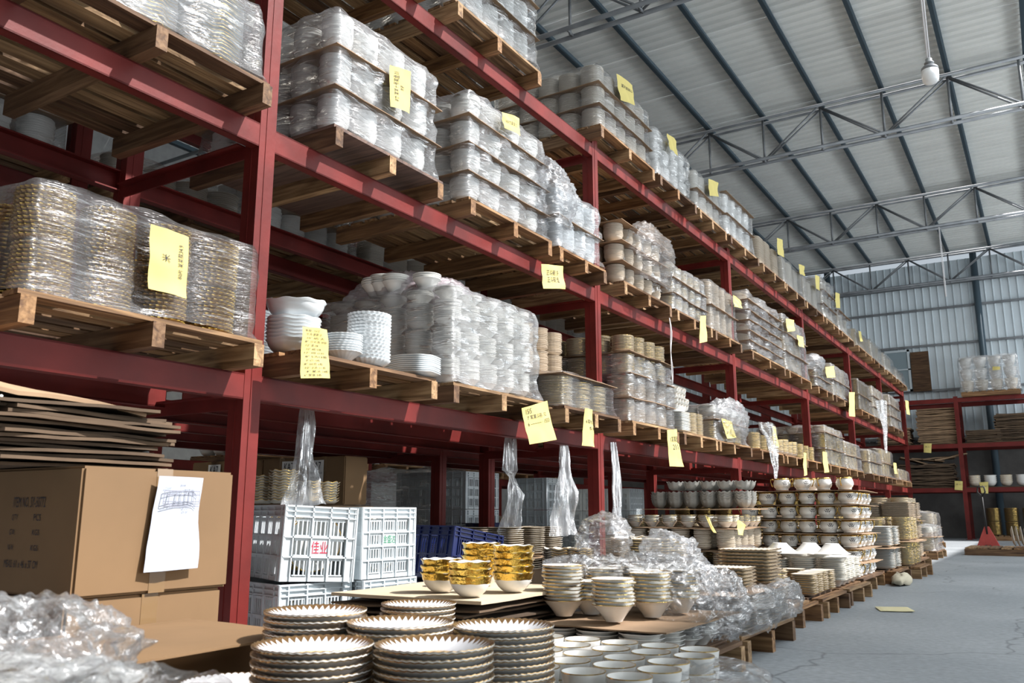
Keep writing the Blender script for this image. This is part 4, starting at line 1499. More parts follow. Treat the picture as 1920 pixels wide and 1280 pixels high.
wn = note([(297, 892), (381, 896), (367, 1064), (267, 1073)], -2.332, 'white printed packing sheet taped to the side of the upper left carton', None, WPAPER, 'packing_sheet', 0.012, 'paper')
tb = MB()
pq = [on_x(a, b, -2.332) - wn.location for (a, b) in ((297, 892), (381, 896), (367, 1064), (267, 1073))]


def onq(u, v):
    return pq[0].lerp(pq[1], u).lerp(pq[3].lerp(pq[2], u), v) + Vector((0.014 + 0.004 * math.sin(u * 3), 0, 0))


def strip(a, b, w_=0.0012):
    d = (b - a).normalized()
    n_ = d.cross(Vector((1, 0, 0))).normalized() * w_
    tb.add([a - n_, b - n_, b + n_, a + n_], [(0, 1, 2, 3)])


for v in (0.155, 0.195, 0.27, 0.295, 0.32):
    strip(onq(0.12, v), onq(0.88, v))
for u in (0.12, 0.22, 0.36, 0.46, 0.56, 0.64, 0.74, 0.88):
    strip(onq(u, 0.155), onq(u, 0.295))
obj('printed_table', tb.build('printed_table', INKG), wn)
text_on(wn, 'printed_lettering', pq, [('送货单', 0.44, 0.08, 0.56, 0.105), ('单位名称', 0.12, 0.115, 0.26, 0.13), ('订单日期 2023', 0.50, 0.13, 0.76, 0.148),
                                      ('品名', 0.24, 0.165, 0.33, 0.185), ('图片', 0.38, 0.165, 0.44, 0.185), ('数量 单价 金额', 0.57, 0.165, 0.86, 0.185), ('合计 某某陶瓷有限公司', 0.14, 0.30, 0.6, 0.316),
                                      ('14:17', 0.50, 0.335, 0.66, 0.355), ('一某人送', 0.50, 0.365, 0.66, 0.39)], INKG, lambda u, v: 0.014, 0.001, Vector((1, 0, 0)))
zz = 0.806
for i in range(15):
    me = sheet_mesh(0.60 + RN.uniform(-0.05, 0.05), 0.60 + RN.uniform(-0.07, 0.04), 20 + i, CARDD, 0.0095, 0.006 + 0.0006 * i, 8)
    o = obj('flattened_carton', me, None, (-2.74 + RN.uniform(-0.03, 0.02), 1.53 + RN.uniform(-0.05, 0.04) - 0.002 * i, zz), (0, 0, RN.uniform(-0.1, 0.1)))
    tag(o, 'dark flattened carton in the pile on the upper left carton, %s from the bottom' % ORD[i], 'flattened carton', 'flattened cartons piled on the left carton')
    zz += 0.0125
o = obj('flattened_carton', sheet_mesh(0.6, 0.62, 41, CARDG, 0.012, 0.05, 8), None, (-2.76, 1.42, zz + 0.03), (-0.07, 0.03, -0.12))
tag(o, 'topmost flattened carton, buckled and lighter, on the pile at the left', 'flattened carton')
tag(obj('strap', MB().tube([(0, 0, -0.02), (0.01, -0.012, 0.05), (0.0, -0.01, 0.12), (-0.03, 0.02, 0.16)], 0.005, 6).build('strap', STRING, True), None, (-2.44, 1.24, 0.83)),
    'pale strap tied around the dark flattened cartons at the left', 'strap')
# low carton under a board by the foreground plates
ct3 = carton(-2.28, -1.84, 1.02, 1.72, 0.0, 0.335, 'low brown carton under the bare board, left of the foreground gold plates', tape='y')
tag(obj('cardboard_sheet', sheet_mesh(0.56, 0.82, 9.1, CARD, 0.006, 0.006), None, (-2.03, 1.40, 0.343)), 'bare brown board left of the foreground gold plates', 'cardboard sheet')

# cartons stamped KA7 under the rear rack
kq = 0
for iz in range(3):
    for ix in range(4):
        x0 = -6.02 + ix * 0.435
        lb = 'brown carton stamped KA7, %s row, %s from the left, below the racks' % (('bottom', 'middle', 'top')[iz], ORD[ix])
        c = carton(x0 - 0.1, x0 + 0.325, 4.72 + RN.uniform(0, 0.02), 4.98, 0.005 + iz * 0.362, 0.355, lb, group='cartons stamped KA7', tape='y')
        lbm = MB().box(-0.075, 0.075, -0.1335, -0.1325, 0.16, 0.33).build('paper_label', LABEL)
        sx = -0.07 if ix % 2 else 0.08
        pl = obj('paper_label', lbm, c, (sx, 0, 0))
        Q = [Vector((-0.07, -0.1345, 0.325)), Vector((0.07, -0.1345, 0.325)), Vector((0.07, -0.1345, 0.165)), Vector((-0.07, -0.1345, 0.165))]
        text_on(pl, 'lettering', Q, [('KA7', 0.15, 0.05, 0.85, 0.42), ('ITEM NO: KA-W-101', 0.05, 0.52, 0.95, 0.62), ('QTY: 24 PCS', 0.1, 0.74, 0.9, 0.88)], INK, None, 0.0012, Vector((0, -1, 0)))


# ---------------------------------------------------------------- plastic crates
def crate(L, Wd, H, m, label, rows=3, loc=(0, 0, 0), rz=0.0, tilt=(0, 0), txt=None, fill=True, group=None):
    """L along local y (long), Wd along local x; origin at the +x -y bottom corner"""
    t = thing('plastic_crate', label, 'crate', loc, rz, group)
    t.rotation_euler = (tilt[0], tilt[1], rz)

    def panel(name, length, cols):
        k = ('crate', name, length, H, cols, rows, m.name)
        if k in MESHES:
            return MESHES[k]
        b = MB()
        th = 0.010

        def bar(u0, u1, z0, z1, t0=0.0, t1=th):
            b.box(-t1, -t0, u0, u1, z0, z1)
        rim = 0.055
        bar(0, length, H - 0.008, H, -0.006, th)
        bar(0, length, H - rim * 0.55, H - rim * 0.45, -0.006, th)
        bar(0, length, H - rim, H - rim + 0.006, -0.006, th)
        bar(0, length, H - rim, H, 0.004, th - 0.001)
        bar(0, length, 0, 0.02)
        cw = 0.045
        bar(0, cw, 0, H - rim, 0.002)
        bar(length - cw, length, 0, H - rim, 0.002)
        for e in (0, cw, length - cw, length):
            bar(e - 0.003, e + 0.003, 0, H, -0.006, th)
        zs = [0.02 + (H - rim - 0.02) * i / rows for i in range(rows + 1)]
        us = [cw + (length - 2 * cw) * i / cols for i in range(cols + 1)]
        for z in zs[1:-1]:
            bar(0, length, z - 0.0035, z + 0.0035, -0.006, th)
        for u in us[1:-1]:
            bar(u - 0.012, u + 0.012, 0.02, H - rim, 0.002)
            bar(u - 0.003, u + 0.003, 0, H, -0.006, th)
        for i in range(rows):
            for j in range(cols):
                a, c_ = us[j] + 0.012, us[j + 1] - 0.012
                z0, z1 = zs[i] + 0.004, zs[i + 1] - 0.004
                bar(a, c_, z1 - 0.012, z1, 0.003)
                bar(a, c_, z0, z0 + 0.006, 0.003)
                if txt and name == 'end_panel' and i == (rows // 2 if rows % 2 else rows // 2) and j == cols // 2:
                    bar(a - 0.01, c_ + 0.01, z0, z1, 0.0, 0.006)
                    continue
                ns = max(3, int((c_ - a) / 0.018))
                for s_ in range(ns):
                    u = a + (c_ - a) * (s_ + 0.5) / ns
                    bar(u - 0.0032, u + 0.0032, z0, z1, 0.002)
        MESHES[k] = b.build(name, m)
        return MESHES[k]
    pe = panel('end_panel', Wd, 3)
    pl_ = panel('side_panel', L, 5)
    # local frame: x outward to the aisle, end panels face +x / -x, long sides run along -x
    obj('end_panel', pe, t, (0, 0, 0))
    obj('end_panel', pe, t, (-L, Wd, 0), (0, 0, PI))
    obj('side_panel', pl_, t, (-L, 0, 0), (0, 0, -PI / 2))
    obj('side_panel', pl_, t, (0, Wd, 0), (0, 0, PI / 2))
    obj('base', box_me('base', L - 0.02, Wd - 0.02, 0.012, m), t, (-L / 2, Wd / 2, 0))
    if txt:
        i = rows // 2
        zs = [0.02 + (H - 0.055 - 0.02) * k / rows for k in range(rows + 1)]
        c0 = 0.045 + (Wd - 0.09) / 3
        c1 = 0.045 + (Wd - 0.09) * 2 / 3
        Q = [Vector((0.001, c0, zs[i + 1] - 0.01)), Vector((0.001, c1, zs[i + 1] - 0.01)), Vector((0.001, c1, zs[i] + 0.01)), Vector((0.001, c0, zs[i] + 0.01))]
        text_on(t, 'lettering', Q, [(txt[0], 0.05, 0.08, 0.95, 0.92)], txt[1], None, 0.001, Vector((1, 0, 0)))
    return t


def crate_fill(loc, rz, L, Wd, H, n, label, group):
    """white gold-rimmed dishes standing on edge inside a crate"""
    me = dish('plate', min(Wd, H) * 0.40, 0.02, 1, 0.02, (WHITE, GOLD), {}, 20)
    c, s = math.cos(rz), math.sin(rz)
    for i in range(n):
        for r_ in range(1):
            lx = -0.05 - (L - 0.1) * (i + 0.5) / n
            ly = Wd / 2
            o = obj('plate', me, None, (loc[0] + lx * c - ly * s, loc[1] + lx * s + ly * c, loc[2] + H * 0.47), (0, PI / 2 + 0.12, rz))
            tag(o, label + ', %s from its front' % ORD[i], 'plate', group)


cA = (-3.03, 2.86)
cB = (-2.88, 3.24)
crate(0.58, 0.36, 0.345, PLAST, 'white plastic crate with red characters, upper left of the four crates', 3, (cA[0], cA[1], 0.362), math.radians(-23), (math.radians(-2.6), 0), ('佳业', REDINK))
crate(0.58, 0.38, 0.345, PLAST, 'white plastic crate with green characters, upper right of the four crates', 4, (cB[0], cB[1], 0.352), math.radians(-4), (0, 0), ('金盛达', GRNINK))
crate(0.58, 0.38, 0.345, PLAST, 'white plastic crate under the one with red characters', 3, (cA[0] + 0.01, cA[1] - 0.005, 0.002), math.radians(-14))
crate(0.58, 0.38, 0.345, PLAST, 'white plastic crate under the one with green characters', 3, (cB[0] + 0.01, cB[1] + 0.01, 0.002), math.radians(-3))
crate_fill((cA[0], cA[1], 0.37), math.radians(-23), 0.58, 0.36, 0.345, 14, 'white gold-rimmed plate on edge inside the crate with red characters', 'plates in the red-lettered crate')
crate_fill((cB[0], cB[1], 0.36), math.radians(-4), 0.58, 0.38, 0.345, 14, 'white gold-rimmed plate standing inside the crate with green characters', 'plates in the green-lettered crate')
crate_fill((cA[0], cA[1], 0.01), math.radians(-14), 0.58, 0.38, 0.345, 14, 'white gold-rimmed plate standing inside the lower left crate', 'plates in the lower left crate')
crate_fill((cB[0], cB[1], 0.01), math.radians(-3), 0.58, 0.38, 0.345, 14, 'white gold-rimmed plate standing inside the lower right crate', 'plates in the lower right crate')
for i in range(2):
    crate(0.58, 0.42, 0.345, PLAST, '%s white crate hidden behind the four lettered crates, under gold-edged plates' % ('lower', 'upper')[i], 3, (-3.62, 3.62, 0.002 + i * 0.35), 0)
tag(obj('cardboard_sheet', sheet_mesh(0.62, 0.6, 4.4, CARDG), None, (-3.92, 3.86, 0.708)), 'cardboard sheet under the gold-edged plates behind the white crates', 'cardboard sheet')
for i, (px, D, n) in enumerate(((487, 5.02, 10), (528, 4.95, 12), (575, 5.1, 8), (608, 5.2, 8))):
    x, y = at(px, D)
    o = obj('plate_stack', dish('plate', 0.085, 0.02, n, 0.015, (CREAM, GOLD), {'k': 9, 'a': 0.10, 'wz': 0.004}, 54, i, 0.004), None, (x, y, 0.722))
    tag(o, 'stack of scalloped gold-edged plates behind the white crates, %s from the left' % ORD[i], 'stack of plates')
crate(0.5, 0.42, 0.30, PLASTB, 'dark blue plastic crate tilted behind the gold bowls', 2, (-2.98, 4.10, 0.30), math.radians(-10), (math.radians(-9), 0))
crate(0.5, 0.42, 0.24, PLASTB, 'dark blue plastic crate under the tilted blue one', 2, (-2.98, 4.12, 0.03), math.radians(-6))
crate(0.5, 0.40, 0.30, PLASTB, 'small dark blue crate farther back between the rack legs', 2, (*at(905, 7.9), 0.28), math.radians(-12))
crate(0.5, 0.40, 0.27, PLASTB, 'dark blue crate on the floor below the small far blue crate', 2, (*at(905, 7.9), 0.002), math.radians(-12))
for iz in range(3):
    for ix in range(2):
        crate(0.56, 0.4, 0.345, PLAST, 'grey-white crate in the film-wrapped tower, %s row, %s one' % (('bottom', 'middle', 'top')[iz], ('left', 'right')[ix]),
              3, (-5.45 + ix * 0.42, 6.62, 0.004 + iz * 0.352), -PI / 2 + 0.0, group='wrapped crate tower')
me, c = wrap_mesh(-5.88, -5.0, 6.58, 7.22, 0.01, 1.09, 5, 5.0, 0.012, True, 0.01, 0.05, [FILMS], 0, 0.0)
tag(obj('film_wrap', me, None, c), 'clear film wound around the tower of white crates under the rear rack', 'film')
for iz in range(3):
    crate(0.56, 0.4, 0.345, PLAST, 'white crate in the narrow stack behind the wrapped tower, %s' % ('lowest', 'middle one', 'topmost')[iz], 3,
          (-5.12, 8.3, 0.004 + iz * 0.352), -PI / 2, group='narrow crate stack')
for iz in range(3):
    for ix in range(3):
        crate(0.56, 0.4, 0.345, PLAST, 'bright white crate across the second aisle, %s row, %s of three' % (('bottom', 'middle', 'top')[iz], ORD[ix]), 3,
              (-6.9 + ix * 0.42, 12.6, 0.004 + iz * 0.352), -PI / 2, group='crates across the second aisle')

# ---------------------------------------------------------------- foreground: fluted gold-rimmed plates
pallet(-2.22, -1.0, 1.08, 2.10, 0.0, 'wooden pallet on the floor under the foreground gold-rimmed plates')
FP = dish('plate', 0.13, 0.024, 1, 0.0165, (WHITE, BRONZE, BRONZE, SERR), {'k': 44, 'a': 0.015, 'wz': 0.0011}, 176, band=0.3, th=0.012)
FPS = dish('plate', 0.113, 0.022, 1, 0.0165, (WHITE, BRONZE, BRONZE, SERR), {'k': 44, 'a': 0.015, 'wz': 0.0011}, 176, band=0.3, th=0.012)
tag(obj('cardboard_sheet', sheet_mesh(1.2, 1.0, 7.7, CARDG, 0.004, 0.003), None, (-1.6, 1.6, 0.121)), 'cardboard sheet on the pallet under the foreground gold-rimmed plates', 'cardboard sheet')
for px, D, zt, me, lb in ((600, 2.3, 0.43, FP, 'rear left'), (755, 2.2, 0.41, FP, 'middle rear'), (598, 1.95, 0.40, FP, 'front left'), (818, 1.95, 0.39, FP, 'front right'),
                          (944, 2.27, 0.39, FP, 'rightmost'), (448, 2.07, 0.30, FPS, 'lowest leftmost')):
    x, y = at(px, D)
    n = int((zt - 0.127 - 0.03) / 0.0165) + 1
    pile('fluted_plate', 'fluted brown-gold rimmed plate, %s foreground stack' % lb, 'fluted plates in the %s foreground stack' % lb, 'plate', me, x, y, 0.129, n, 0.0165, 0.002)
x, y = at(787, 3.1)
pile('fluted_plate', 'fluted brown-gold rimmed plate, short stack before the gold bowls', 'fluted plates in the short stack before the gold bowls', 'plate', FP, x, y, 0.265, 5, 0.0165, 0.002)
ct4 = carton(x - 0.2, x + 0.2, y - 0.17, y + 0.17, 0.0, 0.262, 'small brown carton under the short plate stack before the gold bowls')
# crumpled film over wrapped plates at the lower left corner
pallet(-1.95, -0.80, 0.02, 1.00, 0.0, 'wooden pallet on the floor under the film heap at the lower left corner')
kk = 0
for i in range(4):
    for j in range(3):
        me = dish('plate', 0.13, 0.03, 18, 0.0165, (WHITE, BRONZE), {'k': 22, 'a': 0.02}, 66, kk % 3, 0.002)
        x, y = -1.76 + i * 0.27, 0.17 + j * 0.28
        tag(obj('plate_stack', me, None, (x, y, 0.124)), 'stack of gold-rimmed plates under the lower left film heap, row %s, place %s' % (ORD[i], ORD[j]), 'stack of plates', 'stacks under the corner film heap')
        kk += 1
crumple('film_heap', 'crumpled clear film heaped over the plates at the lower left corner', (-1.34, 0.60, 0.39), (0.46, 0.33, 0.06), 21, 0.05, [FILMT], 180, 80, False, 7, zmin=0.30)
crumple('film_heap', 'tallest tuft of crumpled film at the left edge in the foreground', (*at(85, 1.45), 0.455), (0.17, 0.12, 0.05), 22, 0.045, [FILMT], 120, 60, False, 11)

# ---------------------------------------------------------------- gold-banded bowls on a board
pallet(-2.50, -1.82, 2.48, 3.42, 0.0, 'wooden pallet on the floor under the gold-banded bowls')
for i in range(10):
    tag(obj('flattened_carton', sheet_mesh(0.70 + RN.uniform(-0.06, 0.01), 0.76 + RN.uniform(-0.06, 0.03), 50 + i, CARDD, 0.007, 0.012), None, (-2.13, 2.99, 0.13 + i * 0.0215), (0, 0, RN.uniform(-0.05, 0.05))),
        'dark flattened carton under the board of gold-banded bowls, %s from the floor' % ORD[i], 'flattened carton', 'flattened cartons under the gold bowls')
tag(obj('wooden_board', sheet_mesh(0.72, 0.76, 2.2, mat('pale_board', (0.55, 0.45, 0.32), 0.7, var=0.08), 0.012, 0.004), None, (-2.12, 3.0, 0.348)), 'pale board carrying the gold-banded bowls', 'board')
GB = dish('bowl', 0.085, 0.070, 1, 0.026, (WHITE, BGOLD, BGOLD), {'k': 9, 'a': 0.012, 'wz': 0.002}, 54, 0, 0, 0.36)
for px, D, n, lb in ((829, 3.5, 3, 'leftmost'), (882, 3.3, 3, 'front'), (962, 3.5, 5, 'rightmost'), (903, 3.78, 5, 'rear')):
    x, y = at(px, D)
    pile('gold_banded_bowl', 'white bowl with wide gold band, %s stack on the board' % lb, 'gold-banded bowls in the %s stack' % lb, 'bowl', GB, x, y, 0.366, n, 0.026, 0.002)

# ---------------------------------------------------------------- gold-rimmed white cups low in front, bowls in crumpled film behind
pallet(-1.80, -0.88, 2.12, 2.86, 0.0, 'wooden pallet on the floor under the low gold-rimmed white cups')
CU = dish('cup', 0.062, 0.075, 1, 0.04, (WHITE, GOLD), {}, 28)
for i in range(6):
    for j in range(5):
        x, y = -1.70 + i * 0.140 + 0.03 * (j % 2), 2.20 + j * 0.135
        dd = math.hypot(x, y)
        pile('white_cup', 'gold-rimmed white cup, front pallet, row %s, place %s' % (ORD[j], ORD[i]), 'gold-rimmed cups on the low front pallet', 'cup', CU, x, y, 0.122, 2, 0.045, 0.003)
crumple('torn_film', 'clear film lying over the right side of the low gold-rimmed cups', (-0.90, 2.42, 0.17), (0.16, 0.42, 0.06), 31, 0.03, [FILM], 60, 26, zmin=0.10)
pallet(-1.80, -1.20, 2.94, 3.86, 0.0, 'wooden pallet on the floor under the white bowls in crumpled film')
B7 = dish('flare', 0.082, 0.062, 1, 0.0135, (WHITE, GOLD), {'p': 2.6}, 32)
kk = 0
for i in range(3):
    for j in range(4):
        x, y = -1.69 + i * 0.175, 3.06 + j * 0.2
        st = obj('bowl_stack', dish('flare', 0.082, 0.05, 5, 0.0155, (WHITE, WHITE), {'p': 2.6}, 24, (i + j) % 3, 0.003), None, (x, y, 0.122))
        tag(st, 'white bowl stack, lower layer of the crumpled-film pallet, %s column, %s row' % (ORD[i], ORD[j]), 'stack of bowls', 'lower bowl stacks of the crumpled-film pallet')
tag(obj('cardboard_sheet', sheet_mesh(0.58, 0.84, 6.6, CARDG, 0.005, 0.01), None, (-1.50, 3.40, 0.248)), 'brown sheet between the two layers of white bowls in crumpled film', 'cardboard sheet')
for i, (px, D, n, lb) in enumerate(((1054, 3.60, 11, 'leftmost'), (1104, 3.66, 6, 'second from left'), (1147, 3.42, 8, 'nearest'), (1216, 3.56, 9, 'fourth from left'), (1268, 3.72, 9, 'rightmost'))):
    x, y = at(px, D)
    pile('flared_bowl', 'white flared bowl, %s loose stack before the crumpled film' % lb, 'flared bowls, %s loose stack' % lb, 'bowl', B7, x, y, 0.262, n, 0.0135, 0.003)
for i in range(2):
    for j in range(2):
        x, y = -1.68 + i * 0.20, 3.46 + j * 0.22
        st = obj('bowl_stack', dish('flare', 0.082, 0.062, 9, 0.0135, (WHITE, GOLD), {'p': 2.6}, 24, (i + j) % 3, 0.003), None, (x, y, 0.262))
        tag(st, 'stack of white gold-rimmed bowls under the crumpled film, %s column, %s row' % (ORD[i], ORD[j]), 'stack of bowls')
crumple('crumpled_film', 'big sheet of crumpled clear film over the white bowls in front of the second upright', (-1.62, 3.58, 0.43), (0.36, 0.22, 0.03), 41, 0.045, [FILMT], 200, 70, False, 12, zmin=0.28)
crumple('crumpled_film', 'crumpled film draped down the aisle side of the white bowl pallet', (-1.34, 3.62, 0.27), (0.15, 0.30, 0.14), 42, 0.045, [FILMT], 180, 80, False, 12, zmin=0.10)
crumple('crumpled_film', 'upright tuft of crumpled film behind the white bowls', (-1.46, 3.72, 0.42), (0.13, 0.12, 0.15), 43, 0.05, [FILMS], 50, 30, False, 14)
crumple('crumpled_film', 'bright bunch of crumpled film beside the foot of the second upright', (*at(1128, 5.4), 0.50), (0.17, 0.15, 0.13), 44, 0.05, [FILMS], 60, 30, False, 12, zmin=0.3)

# ---------------------------------------------------------------- square plates on the second aisle pallet
pallet(-2.40, -1.24, 3.98, 4.90, 0.0, 'wooden pallet on the floor under the film-wrapped square plates')
SQ = (CREAM, BRONZE)
for i in range(4):
    for j in range(3):
        st = obj('plate_stack', dish('plate', 0.135, 0.02, 9, 0.0165, SQ, {'p': 9}, 48, (i + j) % 3, 0.002), None, (-2.24 + i * 0.285, 4.14 + j * 0.29, 0.122))
        tag(st, 'stack of square plates in the wrapped lower layer, %s column, %s row' % (ORD[i], ORD[j]), 'stack of plates', 'square plates of the wrapped lower layer')
SQ1 = dish('plate', 0.14, 0.022, 1, 0.0175, (CREAM, BRONZE), {'p': 9, 'wz': 0.0015, 'wk': 40}, 120)
SQ2 = dish('plate', 0.105, 0.020, 1, 0.0165, (CREAM, BRONZE), {'p': 9, 'wz': 0.0015, 'wk': 32}, 96)
pile('square_plate', 'square ribbed plate, taller square stack near the aisle', 'square plates of the taller aisle stack', 'plate', SQ1, -1.40, 4.66, 0.300, 10, 0.0175, 0.001, 0.0)
pile('square_plate', 'square ribbed plate, smaller stack left of the taller one', 'square plates of the smaller aisle stack', 'plate', SQ2, -1.40, 4.32, 0.300, 6, 0.0165, 0.001, 0.0)
tag(obj('cardboard_sheet', sheet_mesh(1.1, 0.85, 8.8, CARDG, 0.004, 0.004), None, (-1.81, 4.43, 0.288)), 'sheet of cardboard between the layers of square plates', 'cardboard sheet')
crumple('crumpled_film', 'crumpled film hanging over the aisle side of the wrapped square plates', (-1.27, 4.46, 0.215), (0.09, 0.44, 0.09), 51, 0.04, [FILMT], 80, 34, False, 12, zmin=0.03)
me, c = wrap_mesh(-2.39, -1.235, 3.99, 4.88, 0.122, 0.285, 3, 0.28, 0.006, False, 0, 0.03, [FILM], 0, 0.0)
tag(obj('film_wrap', me, None, c), 'clear film wound around the lower layer of square plates', 'film')
# oval platters and plates behind
for i in range(8):
    tag(obj('flattened_carton', sheet_mesh(0.9, 0.9, 80 + i, CARDD, 0.008, 0.004), None, (-2.35, 5.22, 0.124 + i * 0.0245)), 'flattened carton under the scalloped oval platters, %s from the floor' % ORD[i], 'flattened carton', 'flattened cartons under the oval platters')
OV = dish('plate', 0.17, 0.03, 1, 0.017, (CREAM, GOLD), {'k': 36, 'a': 0.03, 'ax': 1.15}, 144)
x, y = at(1228, 5.45)
pile('oval_platter', 'scalloped gold-edged oval platter behind the crumpled film', 'scalloped oval platters', 'platter', OV, x, y, 0.325, 11, 0.0155, 0.003, YAW)
pallet(-2.82, -1.86, 4.80, 5.68, 0.0, 'wooden pallet on the floor under the oval platters', sh=0.10)
x, y = at(1160, 5.25)
o = obj('plate_stack', dish('plate', 0.15, 0.02, 4, 0.016, (CREAM, BRONZE), {'p': 6, 'ax': 1.2}, 48, 2, 0.003), None, (-2.1, 4.93, 0.325), (0, 0, 0.5))
tag(o, 'low stack of broad plates in front of the oval platters', 'stack of plates')
for i, (px, D, n, R, z0) in enumerate(((1050, 5.5, 8, 0.12, 0.33), (1083, 5.45, 8, 0.10, 0.33), (1172, 5.7, 7, 0.11, 0.40), (1190, 5.9, 6, 0.11, 0.42))):
    x, y = at(px, D)
    o = obj('plate_stack', dish('plate', R, 0.02, n, 0.0145, (CREAM, GOLD), {'k': 8, 'a': 0.08, 'wz': 0.005}, 56, i, 0.003), None, (x, y, z0))
    tag(o, 'stack of wavy gold-edged plates by the foot of the second upright, %s from the left' % ORD[i], 'stack of plates')
    tag(obj('cardboard_box', bevel_box(2 * R + 0.03, 2 * R + 0.03, z0 - 0.004, CARDG, 'box', 0.005), None, (x, y, 0.001)), 'plain low box under the %s stack of wavy gold-edged plates' % ORD[i], 'box')
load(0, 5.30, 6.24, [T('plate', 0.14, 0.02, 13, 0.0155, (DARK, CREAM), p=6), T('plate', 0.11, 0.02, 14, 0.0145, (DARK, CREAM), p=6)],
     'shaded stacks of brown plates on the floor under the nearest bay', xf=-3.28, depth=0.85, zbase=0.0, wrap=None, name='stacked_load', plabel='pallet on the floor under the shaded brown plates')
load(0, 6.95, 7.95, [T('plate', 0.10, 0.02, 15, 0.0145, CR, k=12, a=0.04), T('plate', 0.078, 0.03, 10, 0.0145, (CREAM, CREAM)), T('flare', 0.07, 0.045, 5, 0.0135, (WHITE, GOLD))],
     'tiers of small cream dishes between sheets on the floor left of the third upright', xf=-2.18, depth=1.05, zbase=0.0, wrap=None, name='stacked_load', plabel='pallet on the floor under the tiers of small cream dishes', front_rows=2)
for i in range(6):
    for j in range(2):
        o = obj('bowl_stack', dish('bowl', 0.075, 0.07, 4, 0.022, (GREY, GREY), {'k': 9, 'a': 0.10, 'wz': 0.006}, 54, i % 3, 0.002), None, (-3.05 + i * 0.155, 7.45 + j * 0.16, 0.715))
        tag(o, 'stack of dark grey flower-shaped bowls, %s row, %s from the left' % (('front', 'rear')[j], ORD[i]), 'stack of bowls')
        if i > 0:
            o = obj('flower_bowl', dish('bowl', 0.075, 0.07, 1, 0.022, (GREY, GREY), {'k': 9, 'a': 0.10, 'wz': 0.006}, 54), None, (-3.05 + i * 0.155, 7.45 + j * 0.16, 0.87))
            tag(o, 'dark grey flower-shaped bowl standing on the grey stacks, %s row, %s from the left' % (('front', 'rear')[j], ORD[i]), 'bowl')
tag(obj('cardboard_sheet', sheet_mesh(1.0, 0.5, 5.8, CARDG, 0.005, 0.006), None, (-2.66, 7.55, 0.702)), 'sheet under the dark grey flower-shaped bowls', 'cardboard sheet')
note([(1322, 966), (1330, 972), (1342, 999), (1336, 998)], -2.3, 'small yellow note tucked in the small cream dishes left of the third upright', None)
note([(1382, 974), (1398, 985), (1393, 1004), (1383, 1002)], -2.1, 'bright yellow note sticking out at the foot of the third upright', None)

# ---------------------------------------------------------------- farther floor pallets along the aisle
def ground(y0, y1, tiers, label, xf=-1.32, depth=1.1, **kw):
    load(0, y0, y1, tiers, label, xf=xf, depth=depth, zbase=0.0, wrap=kw.pop('wrap', None), name='stacked_load', plabel='pallet on the floor under the ' + label[:60], **kw)


ground(5.05, 5.85, [T('plate', 0.105, 0.02, 13, 0.0155, CG, k=30, a=0.03)], 'round gold-edged plates past the square plates', depth=0.5)
ground(5.98, 6.74, [T('plate', 0.08, 0.02, 9, 0.015, CG, p=7)], 'small square gold-edged dishes', depth=0.9)
ground(6.86, 7.72, [T('flare', 0.095, 0.05, 11, 0.0155, (WHITE, CREAM), p=4)], 'square white bowls before the crowned cups', depth=0.7)
for i, (x, y) in enumerate(((-1.47, 7.0), (-1.66, 7.1), (-1.86, 6.98))):
    o = obj('serving_dish', dish('flare', 0.125, 0.075, 1, 0.02, W1, {'p': 4}, 40), None, (x, y, 0.44 + 0.0), (PI, 0, 0.5 * i))
    tag(o, 'upturned white serving dish on the square bowls, %s' % ('nearest the aisle', 'middle one', 'farthest left')[i], 'dish')
ground(9.12, 9.9, [T('plate', 0.12, 0.02, 13, 0.0145, (COOL, CREAM), p=6)] * 2 , 'white square plates past the crowned cups', xf=-1.32)
ground(10.0, 10.8, [T('plate', 0.10, 0.02, 16, 0.0145, (CREAM, BGOLD), k=12, a=0.05)] * 2, 'golden-edged plate stacks beyond the white square plates', xf=-1.22)
ground(11.3, 12.4, [T('plate', 0.16, 0.02, 14, 0.0145, (BEIGE, BEIGE), p=9)] * 3, 'three blocks of beige square plates', xf=-1.4)
ground(12.7, 13.8, [T('bowl', 0.12, 0.07, 12, 0.015, CG)] * 3, 'tall gold-edged bowls beyond the beige plates', xf=-1.6)
ground(14.2, 15.4, [T('plate', 0.14, 0.02, 12, 0.0145, CG, k=10, a=0.05), T('flare', 0.1, 0.06, 6, 0.0145, (WHITE, CREAM))], 'plates and bowls in film toward the far end', xf=-1.5, wrap=FILMS)
ground(16.0, 17.2, [T('plate', 0.14, 0.02, 14, 0.0145, (DARK, BGOLD), k=10, a=0.05)] * 2, 'gold plates near the far end', xf=-1.9)
ground(18.2, 19.4, [T('bowl', 0.14, 0.07, 14, 0.0145, (CREAM, CREAM))] * 2, 'pale bowls near the far end', xf=-1.9, wrap=FILM)
# below the shelves, bays three to five
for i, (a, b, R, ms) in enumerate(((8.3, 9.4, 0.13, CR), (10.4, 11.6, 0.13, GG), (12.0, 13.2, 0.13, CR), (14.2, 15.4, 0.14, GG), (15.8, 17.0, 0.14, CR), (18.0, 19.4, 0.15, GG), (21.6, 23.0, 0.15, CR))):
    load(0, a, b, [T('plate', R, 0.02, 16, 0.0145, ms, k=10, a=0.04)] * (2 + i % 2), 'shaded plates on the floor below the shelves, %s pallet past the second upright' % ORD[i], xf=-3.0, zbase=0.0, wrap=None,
         name='stacked_load', plabel='floor pallet below the shelves, %s past the second upright' % ORD[i], grp='floor loads below the shelves')
